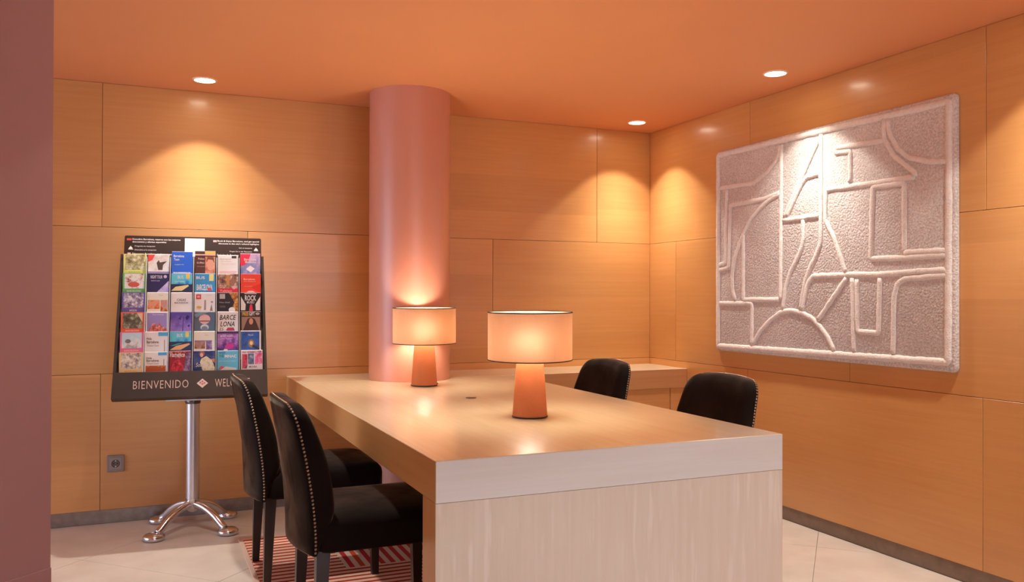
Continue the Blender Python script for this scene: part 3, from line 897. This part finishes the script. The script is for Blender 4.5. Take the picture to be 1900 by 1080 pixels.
# lettering on the front panel
def letter(parent, body, u, v, w, h=None, wd=None, mat=None, shear=0, bold=0.0, space=1.0, name='lettering'):
    me = textmesh(body, wd, h, shear=shear, bold=bold, space=space)
    me.transform(Matrix.Translation((u, v, w)))
    return rp(name, me, mat, parent)
LW = 0.0466
letter(fp, 'BIENVENIDO', -0.142, 0.066, LW, 0.041, 0.254, M_ROSE, space=1.12, bold=-0.006)
letter(fp, 'WELCOME', 0.194, 0.066, LW, 0.041, 0.168, M_ROSE, space=1.12, bold=-0.006)
bm = bmesh.new()
dd = [(0.027, 0), (0, 0.024), (-0.027, 0), (0, -0.024)]
bm = prism([(0.050 + a, 0.066 + b_) for a, b_ in dd], LW - 0.0003, LW + 0.0004)
em = rp('emblem', bm, flat('#efe2dc', 0.3, 0.2), fp)
bm = bmesh.new()
for (cx_, cy_) in ((-0.0095, 0.003), (0.0, 0.0095), (0.0, -0.004), (0.0095, 0.001)):
    prism([(0.050 + cx_ + a * 0.24, 0.066 + cy_ + b_ * 0.24) for a, b_ in dd], LW + 0.0005, LW + 0.0008, bm)
rp('emblem_mark', bm, flat('#c98a86', 0.4), fp)
# header printing
HWD = -0.0166
WHT = flat('#efe6e2', 0.5)
def hl(body, u0, v, h, wd, right=False, mat=WHT, bold=0.012):
    letter(header, body, u0 - wd / 2 if right else u0 + wd / 2, v, HWD, h, wd, mat, bold=bold, name='printing')
hl('Descubra Barcelona, reserve con los mejores', -0.305, 0.868, 0.0115, 0.235)
hl('descuentos y ofertas especiales', -0.305, 0.853, 0.0115, 0.165)
hl('Pregunte en recepci\u00f3n', -0.292, 0.829, 0.009, 0.098, bold=0)
hl('Descubra a la recepci\u00f3n', -0.292, 0.808, 0.009, 0.104, bold=0)
hl('D\u00e9couvrez Barcelone et r\u00e9servez avec les', -0.303, 0.786, 0.0115, 0.218)
hl('meilleures remises et offres sp\u00e9ciales', -0.303, 0.771, 0.0115, 0.205)
hl("Book & Enjoy Barcelona, and get special", 0.332, 0.868, 0.0115, 0.215, True)
hl("discounts in the city's cultural highlights", 0.332, 0.853, 0.0115, 0.21, True)
hl('Ask at reception', 0.295, 0.829, 0.009, 0.068, True, bold=0)
hl('Fragen Sie an der Rezeption', 0.295, 0.808, 0.009, 0.115, True, bold=0)
hl('Entdecken Sie Barcelona', 0.225, 0.787, 0.0115, 0.11, True)
rp('flag_patch', quadplate(-0.332, -0.309, -0.332, -0.309, 0.862, 0.873, HWD - 0.0003, HWD), flat('#c8483c', 0.5), header)
rp('flag_patch', quadplate(-0.326, -0.311, -0.326, -0.311, 0.776, 0.792, HWD - 0.0003, HWD), flat('#d8b8b4', 0.5), header)
rp('flag_patch', quadplate(0.095, 0.113, 0.095, 0.113, 0.862, 0.873, HWD - 0.0003, HWD), flat('#c9a6a2', 0.5), header)
rp('white_card', quadplate(-0.048, 0.052, -0.048, 0.052, 0.770, 0.880, HWD - 0.0003, HWD + 0.0002), flat('#e9ddd6', 0.6), header)
for (uu, vv) in ((-0.312, 0.818), (0.316, 0.822)):   # small reception-bell marks
    bm = bmesh.new()
    prism([(uu - 0.012, vv - 0.008), (uu + 0.012, vv - 0.008), (uu + 0.010, vv - 0.004), (uu - 0.010, vv - 0.004)], HWD - 0.0003, HWD, bm)
    prism([(uu + 0.009 * math.cos(R(180 * k / 8)), vv - 0.003 + 0.010 * math.sin(R(180 * k / 8))) for k in range(9)], HWD - 0.0003, HWD, bm)
    prism([(uu - 0.002, vv + 0.0075), (uu + 0.002, vv + 0.0075), (uu + 0.002, vv + 0.011), (uu - 0.002, vv + 0.011)], HWD - 0.0003, HWD, bm)
    rp('bell_mark', bm, WHT, header)
# pedestal
link('mount_plate', box(-0.125, -0.155, 0.687, 0.145, 0.06, 0.700, 0.002), M_ALU, rack)
link('pole', lathe([(0.0335, 0.155), (0.0335, 0.660)], 40), M_ALU, rack, auto=40)
link('collar', lathe([(0.036, 0.655), (0.039, 0.660), (0.039, 0.672), (0.034, 0.688)], 40), flat('#6f6d70', 0.3, 1.0), rack, auto=40)
link('hub', lathe([(0.012, 0.088), (0.022, 0.092), (0.030, 0.11), (0.034, 0.150), (0.0345, 0.160)], 32), M_CHROME, rack, auto=50)
for k in range(4):
    a = R(45 + 90 * k)
    ca, sa = math.cos(a), math.sin(a)
    prof = [(0.022, 0.128), (0.06, 0.124), (0.11, 0.107), (0.16, 0.078), (0.20, 0.046), (0.225, 0.030)]
    pp = catmull([(ca * r_, sa * r_, z) for r_, z in prof], 5)
    lg = link('foot_leg', tube(pp, [0.0205 - 0.003 * i / len(pp) for i in range(len(pp))], 14), M_CHROME, rack, smooth=True)
    bm = lathe([(0.044, 0.0), (0.051, 0.006), (0.053, 0.014), (0.051, 0.023), (0.042, 0.031), (0.0, 0.035)], 28, cap1=False)
    bmesh.ops.translate(bm, vec=(ca * 0.247, sa * 0.247, 0), verts=bm.verts)
    link('foot_pad', bm, M_CHROME, lg, smooth=True)

# ------------------------------------------------------------------ leaflets
def photo(c1, c2, c3, scale=3.0, grad=0.0, seed=0.0):
    k = ('photo', c1, c2, c3, scale, grad)
    if k in MATS: return MATS[k]
    m, nt, N, L, b = newmat('printed_picture')
    tc = N.new('ShaderNodeTexCoord')
    mp = N.new('ShaderNodeMapping'); mp.inputs['Location'].default_value = (seed, seed * 1.7, 0)
    L.new(tc.outputs['Object'], mp.inputs['Vector'])
    n = N.new('ShaderNodeTexNoise'); n.inputs['Scale'].default_value = scale * 14; n.inputs['Detail'].default_value = 5; n.inputs['Roughness'].default_value = 0.65
    L.new(mp.outputs[0], n.inputs['Vector'])
    f = n.outputs['Fac']
    if grad:
        sp = N.new('ShaderNodeSeparateXYZ'); L.new(tc.outputs['Object'], sp.inputs[0])
        f = mth(N, L, 'ADD', f, mth(N, L, 'MULTIPLY', mth(N, L, 'SUBTRACT', sp.outputs[1], 0.09), grad * 8))
    cr = N.new('ShaderNodeValToRGB'); e = cr.color_ramp.elements
    e[0].position = 0.36; e[0].color = (*vivid(c1), 1); e[1].position = 0.64; e[1].color = (*vivid(c3), 1)
    x = e.new(0.5); x.color = (*vivid(c2), 1)
    L.new(f, cr.inputs[0]); L.new(cr.outputs[0], b.inputs['Base Color'])
    b.inputs['Roughness'].default_value = 0.3
    MATS[k] = m
    return m
def vivid(c, k=1.55):
    return tuple(min(0.92, x * k) for x in lin(c))
def ink(c): return flat(vivid(c), 0.35, key=('ink', c))

BH, HID, PITCH = 0.150, 0.045, (VT - VB) / 6
CW = 0.102
def leaflet(col, row, label, bgc, elems, dh=0.0, du=0.0, thick=0.007, wscale=1.0, rz=0.0):
    """col 0..5 from the left, row 0..5 from the top; elems in cover fractions (x -0.5..0.5, y 0 bottom visible edge .. 1 top)"""
    rr = 5 - row
    u = -0.341 + 0.682 * (col + 0.5) / 6 + du
    v = VB + PITCH * rr - HID
    hgt = HID + PITCH - 0.002 + dh
    cw = CW * wscale
    tilt = math.atan2(0.030, hgt)
    M = Matrix.Translation((u, v, 0.004)) @ Matrix.Rotation(tilt, 4, 'X') @ Matrix.Rotation(R(rz), 4, 'Z')
    world_m = Matrix.Translation((0.232, 4.744, 0)) @ Matrix.Rotation(RACK_RZ, 4, 'Z') @ FR @ M
    bm = box(-cw / 2, 0, 0, cw / 2, hgt, thick, 0.0006)
    o = link('leaflet', bm, ink(bgc) if isinstance(bgc, str) else bgc)
    o.matrix_world = world_m
    tag(o, label, 'leaflet', 'leaflets in the rack')
    if col > 0:
        link('pages', box(-cw / 2 + 0.0006, 0.002, -0.0018, cw / 2 - 0.0002, hgt + 0.0022, thick * 0.55), ink('#d8d2cc'), o)
    vis = PITCH
    z = thick
    for i, e in enumerate(elems):
        t = e[0]; zz = z + 0.0002 + 0.00012 * i
        X = lambda f: f * cw
        Y = lambda f: HID + f * vis
        if t == 'r':      # rectangle: x0,y0,x1,y1,material
            _, x0, y0, x1, y1, mt = e
            bm = box(X(x0), Y(y0), z, X(x1), min(Y(y1), hgt - 0.001), zz)
            link('cover_picture', bm, ink(mt) if isinstance(mt, str) else mt, o)
        elif t == 'p':    # polygon
            _, pts, mt = e
            bm = prism([(X(a), min(Y(b_), hgt - 0.001)) for a, b_ in pts], z, zz)
            link('cover_shape', bm, ink(mt) if isinstance(mt, str) else mt, o)
        elif t == 'e':    # ellipse cx,cy,rx,ry
            _, cx_, cy_, rx_, ry_, mt = e
            bm = prism([(X(cx_) + rx_ * cw * math.cos(R(20 * k)), Y(cy_) + ry_ * vis * math.sin(R(20 * k))) for k in range(18)], z, zz)
            link('cover_shape', bm, ink(mt) if isinstance(mt, str) else mt, o)
        elif t == 't':    # text cx,cy,w,h,colour[,shear,bold]
            _, body, cx_, cy_, w_, h_, mt = e[:7]
            me = textmesh(body, w_ * cw, h_ * vis, shear=e[7] if len(e) > 7 else 0, bold=e[8] if len(e) > 8 else 0.01)
            me.transform(Matrix.Translation((X(cx_), Y(cy_), zz)))
            link('cover_title', me, ink(mt), o)
    return o
NAVY, W_ = '#2b2a52', '#eee8ea'
# first column: framed city cards
leaflet(0, 0, 'yellow-bordered card with an olive crowd picture, top of the first column', '#d8c878', [('r', -.42, .2, .44, .95, photo('#5a5636', '#a39c74', '#d6d0b0', 3)), ('t', 'BARCELONA', 0, .09, .5, .06, '#a99a50')], wscale=1.06)
leaflet(0, 1, 'green-bordered card with a reddish tram picture', '#5fa35a', [('r', -.42, .22, .44, .95, photo('#8c4038', '#d8d0c0', '#e8efe8', 3)), ('e', -.02, .42, .25, .13, '#b4544a'), ('t', 'BARCELONA', 0, .1, .6, .07, '#d9ecd2')], wscale=1.06)
leaflet(0, 2, 'violet-bordered card with grey fountain figures', '#5a558f', [('r', -.42, .25, .44, .95, photo('#4a4458', '#8f8aa2', '#dfe3f0', 4)), ('t', 'BARCELONA', 0, .11, .32, .09, '#f0eef6')], wscale=1.06)
leaflet(0, 3, 'orange-red bordered card with a dark green hill picture', '#e0603f', [('r', -.42, .2, .42, .93, photo('#3c3a2c', '#5c5a48', '#9aa286', 3)), ('p', [(.18, .93), (.42, .93), (.42, .5)], '#d8b49a'), ('t', 'BARCELONA', 0, .09, .58, .07, '#f6d3c0')], wscale=1.06)
leaflet(0, 4, 'pink-bordered card with a pale sea and sky picture', '#c8698a', [('r', -.42, .22, .42, .95, photo('#8f9a94', '#d2d4cc', '#a8c2e0', 2, .5)), ('e', -.16, .55, .12, .1, '#6d6a64'), ('t', 'BARCELONA', 0, .1, .6, .06, '#f3d3de')], wscale=1.06)
leaflet(0, 5, 'peach-bordered card with a colourful park picture, bottom of the first column', '#efb07a', [('r', -.42, .22, .42, .95, photo('#5d5a74', '#b4a88c', '#e6ecf0', 4)), ('t', 'BARCELONA', 0, .1, .5, .05, '#b57a4a')], wscale=1.06)
# second column
leaflet(1, 0, 'pale photo leaflet with a dark leaping figure and red corner', photo('#b8a8a4', '#d9cfca', '#efe8e2', 1.2), [('p', [(-.5, 1), (-.18, 1), (-.3, .7), (-.5, .6)], '#d84a48'), ('p', [(-.1, .55), (.0, .7), (.05, .58), (.38, .64), (.2, .45), (.18, .2), (-.02, .2)], '#4c423e'), ('r', -.5, .0, .5, .12, '#7a6f98')])
leaflet(1, 1, 'dark navy leaflet with a white title and lilac slope', NAVY, [('p', [(-.1, 0), (.5, 0), (.5, .62)], photo('#8d86b8', '#a59cc8', '#bdb4d8', 2)), ('t', 'NIGHT TOUR', -.08, .8, .55, .16, '#d9d2e2'), ('t', 'descubre la ciudad', -.13, .62, .4, .07, '#a49cc0'), ('e', .33, .82, .08, .08, '#b4aac4')])
leaflet(1, 2, 'cream leaflet with two orange building pictures, third in its column', '#e6d3bc', [('r', -.46, .18, .1, .62, photo('#b4552f', '#cf8a64', '#8fa4b8', 3, .6)), ('r', .14, .05, .46, .62, photo('#8d4a34', '#c98a5c', '#7f86b0', 3, .4)), ('t', 'Tours', .15, .85, .2, .07, '#b9a588')])
leaflet(1, 3, 'white-framed leaflet with a violet sky over red roofs', '#e8dcd8', [('r', -.44, .02, .44, .94, '#8a7fb4'), ('p', [(-.44, .02), (-.3, .2), (-.2, .42), (-.1, .45), (0, .3), (.1, .48), (.2, .3), (.44, .2), (.44, .02)], photo('#8a3a34', '#b4605a', '#d0a09a', 5)), ('t', 'Barcelona', .05, .86, .5, .06, '#c8c0dc')], wscale=1.03)
leaflet(1, 4, 'white travel card leaflet with a blue tag, upper of two alike', '#eadfce', [('r', .08, .78, .5, .97, '#4a9ccc'), ('t', 'Hola', -.32, .66, .22, .11, '#4c4038', 0, .02), ('t', 'Barcelona', -.16, .5, .52, .13, '#4c4038', 0, .02), ('t', 'Travel Card', -.15, .33, .5, .09, '#8f8274'), ('r', .34, .0, .37, .6, '#8a7a66')], wscale=1.05)
leaflet(1, 5, 'pinkish travel card leaflet with blue tag and orange skyline, lower of two alike', '#e6d2c6', [('r', .1, .82, .48, .98, '#4a90c4'), ('t', 'Hola', -.3, .7, .24, .1, '#4c3c38', 0, .02), ('t', 'Barcelona', -.14, .58, .54, .12, '#4c3c38', 0, .02), ('t', 'Travel Card', -.14, .44, .5, .08, '#8f7a70'), ('r', -.44, .06, .44, .34, photo('#a4502a', '#df9a68', '#ecc8ac', 4, 1.2)), ('r', .34, .34, .37, .64, '#8a7266')], du=0.0, wscale=1.03)
# third column
leaflet(2, 0, 'taller plain blue leaflet with small white text, top of the third column', '#2a5cc0', [('t', 'Barcelona', -.16, .92, .5, .12, '#dfe8fb', 0, .02), ('t', 'Tours', -.27, .75, .26, .13, '#dfe8fb', 0, .02), ('t', 'city guide 24 / 48 h', -.14, .48, .44, .06, '#b4c8f0'), ('r', -.42, .0, .4, .1, photo('#d8d2d0', '#e8e2dc', '#a89c94', 3))], dh=0.016)
SKYB = photo('#2a4f94', '#2f86c4', '#58b4d8', 2, .6)
leaflet(2, 1, 'blue leaflet with a speedboat and a yellow tag, second in its column', '#26304f', [('r', -.5, .45, .5, 1, SKYB), ('p', [(-.5, .12), (-.3, .32), (.3, .42), (.34, .36), (.0, .12)], '#cdb98a'), ('r', .2, .72, .38, 1.0, '#d8b860'), ('t', 'BUS', -.06, .8, .26, .16, '#dcecf8'), ('t', 'turistic', -.1, .58, .5, .09, '#a8d4ec')])
leaflet(2, 2, 'pale lilac leaflet with a line of small black capitals', '#d5d2e2', [('t', 'CASAS', .0, .62, .42, .12, '#3a3644', 0, .01), ('t', 'MUSEU DE BARCELONA', .0, .48, .64, .08, '#4a4656')])
leaflet(2, 3, 'violet leaflet with palm tree silhouettes', photo('#54489a', '#6c5cac', '#8a74bc', 1, -.4), [('p', [(.06, 0), (.1, 0), (.13, .75), (.1, .75)], '#3c3276'), ('p', [(-.2, .62), (-.05, .72), (.03, .84), (-.02, .68), (.0, .58), (-.1, .66)], '#332a66'), ('p', [(.2, .7), (.3, .84), (.4, .76), (.34, .66), (.26, .6)], '#332a66'), ('p', [(.3, .3), (.38, .38), (.42, .3), (.36, .24)], '#332a66')])
leaflet(2, 4, 'blue leaflet with a striped boat and a yellow tag, fifth in its column', '#28345a', [('r', -.5, .5, .5, 1, SKYB), ('p', [(-.5, .1), (-.2, .3), (.4, .42), (.44, .36), (.0, .1)], '#d8a078'), ('p', [(-.5, .3), (-.1, .42), (.1, .42), (-.3, .3)], '#3fa088'), ('r', .22, .72, .38, 1.0, '#d8c060'), ('t', 'BUS', -.04, .8, .26, .16, '#dcecf8')])
leaflet(2, 5, 'dark red flamenco leaflet with a swirling skirt, bottom of the third column', '#8c2434', [('p', [(-.45, .02), (-.3, .5), (-.05, .62), (.15, .3), (.2, .02)], photo('#7a1420', '#b42c3c', '#d85060', 4)), ('p', [(.15, .05), (.5, .05), (.5, .95), (.3, .9)], photo('#4a3a5a', '#6d5474', '#9a8aa8', 4)), ('r', -.5, .68, .26, .98, photo('#3c1418', '#8c2430', '#b87a74', 6)), ('t', 'Flamenco', -.12, .84, .7, .22, '#ead4cc', .2)], dh=0.002, rz=0.6)
# fourth column
leaflet(3, 0, 'taller brown leaflet with a portrait photo and white text', '#4e3230', [('r', .0, .05, .48, .92, photo('#8a4a3c', '#b87a64', '#cfa490', 2)), ('e', .24, .5, .16, .3, '#c08a78'), ('p', [(.04, .6), (.1, .9), (.4, .9), (.46, .55), (.36, .75), (.14, .78)], '#6a4434'), ('t', 'Palau', -.2, .8, .3, .1, '#cbb4ac'), ('t', 'de la M\u00fasica', -.23, .6, .36, .1, '#cbb4ac'), ('t', 'visitas guiadas', -.22, .4, .36, .06, '#a98f88'), ('r', -.5, .97, .5, 1.03, '#d8a49a'), ('r', -.02, 1.04, .5, 1.2, '#dca85c')], dh=0.022)
leaflet(3, 1, 'mid-blue leaflet with white block capitals and a yellow tag', '#3a86b8', [('t', 'BARCELONA', -.02, .3, .76, .3, '#eaf1f4', 0, .02), ('t', 'BUS', -.22, .78, .42, .14, '#eaf1f4', 0, .02), ('r', .2, .62, .42, .96, '#d8c884'), ('r', .12, .12, .3, .28, '#b44a54')])
leaflet(3, 2, 'white leaflet with a red square and small standing figures', '#e3d6cf', [('r', -.42, .66, -.18, .9, '#b43a44'), ('t', 'GO', -.3, .78, .13, .1, '#ecd8d6', 0, .02), ('p', [(-.04, .12), (.06, .12), (.05, .62), (-.02, .62)], '#8d8480'), ('p', [(.24, .08), (.38, .08), (.32, .42)], '#76706a'), ('e', -.28, .26, .12, .06, '#b89a5c'), ('e', .34, .52, .06, .05, '#8d8480'), ('t', 'museus', .2, .84, .3, .07, '#c4b4ae')])
leaflet(3, 3, 'slate-blue leaflet with a pink dome', '#4f6478', [('e', 0, .62, .27, .24, '#caa6a4'), ('r', -.24, .5, .24, .56, '#7f5e62'), ('e', 0, .22, .2, .16, '#b4bcc8'), ('e', 0, .16, .15, .12, '#6d7a8c'), ('p', [(-.5, .85), (-.2, 1), (.2, 1), (-.4, .7)], '#6c8496')])
leaflet(3, 4, 'cream leaflet with two violet building pictures, fifth in its column', '#ddd0c0', [('r', -.46, .14, .04, .5, photo('#6a4a44', '#a07a6c', '#8f8cb0', 3, .6)), ('r', .08, .1, .36, .5, photo('#55406a', '#7a649a', '#a890b0', 3, .4)), ('r', -.46, .5, .36, .54, '#6d5a8a'), ('t', 'Tours', .1, .8, .2, .06, '#b4a694')])
leaflet(3, 5, 'dark blue leaflet with a woman in a cream dress, bottom of the fourth column', photo('#1f2a52', '#2b3c70', '#4a5a8a', 2), [('p', [(-.05, 0), (-.2, .45), (-.14, .62), (.1, .75), (.36, .55), (.5, .2), (.5, 0)], photo('#b4a07c', '#d8c8a4', '#e8dcc0', 5)), ('e', -.1, .86, .12, .12, '#a05a40'), ('e', -.12, .8, .07, .1, '#d0a088'), ('p', [(.3, .6), (.5, .62), (.5, .4)], '#c07a64'), ('t', 'Sorolla', -.1, .33, .58, .2, '#eef0f4', .25, .01)], dh=0.002)
# fifth column
leaflet(4, 0, 'white text leaflet with a small black stamp', '#e6ded8', [('r', .18, .84, .42, .99, '#3c3a3c'), ('t', 'Museu Nacional', -.12, .8, .52, .06, '#9a9490'), ('t', 'visita audioguia', -.1, .68, .56, .06, '#aaa4a0'), ('t', 'obert cada dia tot', .0, .56, .76, .05, '#b4aeaa'), ('r', -.42, .1, .42, .2, '#c8a4ac')])
leaflet(4, 1, 'brown photo leaflet with a red band along its foot', photo('#4a3030', '#8a6a5c', '#c8b4a8', 3), [('r', -.08, .4, .08, .92, '#b07a44'), ('e', .24, .6, .1, .24, '#8d6458'), ('r', -.5, 0, .5, .26, '#b82c3c'), ('t', 'Tablao', -.1, .13, .6, .1, '#e4a0a4'), ('e', .3, .3, .09, .09, '#d8949a')])
leaflet(4, 2, 'black leaflet with a gold mosaic along its right side', '#262226', [('p', [(.05, 1), (.5, 1), (.5, 0), (.1, 0), (.32, .5)], photo('#5c3420', '#a8703c', '#d8a868', 5)), ('r', -.4, .68, -.14, .92, '#a09ca0'), ('t', 'Palau G\u00fcell', -.16, .5, .5, .07, '#9a949a'), ('t', 'visites', -.26, .3, .28, .12, '#6a6468'), ('e', .2, .12, .16, .14, '#ddd4d0')])
leaflet(4, 3, 'white leaflet reading BARCELONA in black slanted capitals', '#d9cdd4', [('t', 'BARCE\nLONA', .0, .54, .8, .58, '#1f1418', .25, .012), ('p', [(-.1, .0), (-.02, .2), (.28, .2), (.36, .0)], '#9a3a54'), ('t', 'ES', -.3, .12, .2, .14, '#2b1a22', .2)], thick=0.009)
leaflet(4, 4, 'purple leaflet with a magenta flower of light', photo('#3c2464', '#7a4a9a', '#a87cbc', 2, .2), [('p', [(-.14, .2), (-.02, .42), (.1, .34), (.24, .42), (.28, .2), (.06, .1)], '#b42c84'), ('r', -.5, .86, .5, 1, '#3a2450'), ('t', 'MAGIC NIGHT', -.06, .74, .58, .1, '#e2d4ec', 0, .01), ('t', 'show fountain', -.06, .62, .56, .07, '#c4acd8'), ('e', -.1, .06, .1, .05, '#dcc8e4')])
leaflet(4, 5, 'bright cyan leaflet with a bold white museum name, bottom of the fifth column', '#58acd4', [('t', 'VISIT', -.26, .88, .32, .13, '#1f4a70', 0, .01), ('t', 'THE', -.3, .73, .22, .12, '#1f4a70', 0, .01), ('t', 'MNAC', .14, .72, .56, .15, '#f2f6fa', 0, .03), ('t', 'gothic romanesque modern', -.02, .48, .8, .06, '#a8d8ec'), ('p', [(-.45, .12), (-.3, .26), (-.16, .2), (-.2, .06)], '#c4545c'), ('p', [(-.4, .02), (-.1, .22), (.42, .14), (.42, .02)], '#d4cfe0')])
# sixth column
leaflet(5, 0, 'red and blue leaflet with a white diamond, top of the sixth column', photo('#5478b0', '#8a84b0', '#b49cc0', 1.5, .3), [('p', [(-.5, 1.1), (.02, 1.1), (-.1, .7), (-.3, .5), (-.5, .45)], '#d8304a'), ('t', 'Barcelona', .0, .8, .62, .12, '#f0e4ea', 0, .01), ('t', 'Museums', .02, .66, .56, .11, '#f0e4ea', 0, .01), ('p', [(-.22, .3), (0, .48), (.22, .32), (.02, .14)], '#eef0f6')], dh=0.012)
leaflet(5, 1, 'thick orange-red leaflet stack with faint white text', '#dc4030', [('p', [(.0, .3), (.5, 0), (.5, .5)], '#c42c24'), ('t', 'Barcelona', -.08, .72, .56, .1, '#eeb0a4'), ('t', 'Art Passport', -.05, .6, .6, .07, '#e89a8c'), ('t', 'sis museus', -.12, .36, .4, .05, '#e08476'), ('p', [(-.28, 0), (-.1, .12), (.1, .12), (.3, 0)], '#d8a8a0')], thick=0.014, du=0.002, wscale=1.0)
leaflet(5, 2, 'black leaflet with tall white converging block letters', '#211b24', [('t', 'ROCK', .0, .72, .56, .28, '#e8e2e8', 0, .02), ('p', [(-.48, .1), (-.26, .1), (-.24, .4), (-.48, .8)], '#d8d0d8'), ('p', [(.48, .1), (.26, .1), (.24, .4), (.48, .8)], '#d8d0d8'), ('p', [(-.08, .06), (.12, .06), (.08, .4), (-.02, .4)], '#c4304c'), ('r', -.3, .92, .3, .96, '#b4aab4'), ('t', 'MUSEU', .0, .5, .36, .12, '#cfc6cf', 0, .01)])
leaflet(5, 3, 'brown portrait leaflet of a figure with long dark hair', '#3a2a26', [('r', -.44, .04, .46, .72, '#8d7464'), ('p', [(-.38, .04), (-.24, .42), (-.14, .64), (.04, .7), (.2, .62), (.3, .4), (.44, .04)], '#3b261e'), ('e', .02, .5, .1, .16, '#b4846a'), ('t', 'FREE', -.26, .87, .3, .17, '#d8a040', 0, .02), ('t', 'GIFT', .06, .87, .28, .17, '#ece0d8', 0, .02), ('e', .34, .88, .1, .06, '#a89a94')])
leaflet(5, 4, 'deep blue leaflet with a gilded emblem and white edge', '#e4dcdc', [('r', -.48, 0, .42, .95, photo('#1f3f86', '#2a58a4', '#2c3468', 1.2)), ('e', .02, .36, .15, .2, '#8a6a44'), ('e', .02, .38, .08, .1, '#d0b48c'), ('p', [(.05, .2), (.4, .02), (.42, .12), (.12, .3)], '#2a2830'), ('t', 'PALAU', .0, .78, .26, .1, '#a8bce0')], thick=0.010)
leaflet(5, 5, 'pink collage leaflet with a slanted white name strip, bottom of the sixth column', '#e0ccd4', [('r', -.44, .1, -.2, .8, photo('#8a2438', '#c8445c', '#5a3a5a', 3)), ('r', -.18, .3, .1, .82, photo('#3a4a6c', '#5c6a8a', '#94a0b4', 3)), ('r', .14, .3, .48, .86, photo('#b43060', '#d8588c', '#e8a0b8', 3)), ('r', -.44, .84, .44, .96, photo('#5a3c5c', '#b494a8', '#e0ccd4', 4)), ('p', [(-.24, .06), (-.2, .24), (.46, .32), (.46, .12)], '#ece2e2'), ('t', 'MUHBA', .06, .18, .36, .1, '#5a3a48')], thick=0.012, du=0.004, wscale=1.05)
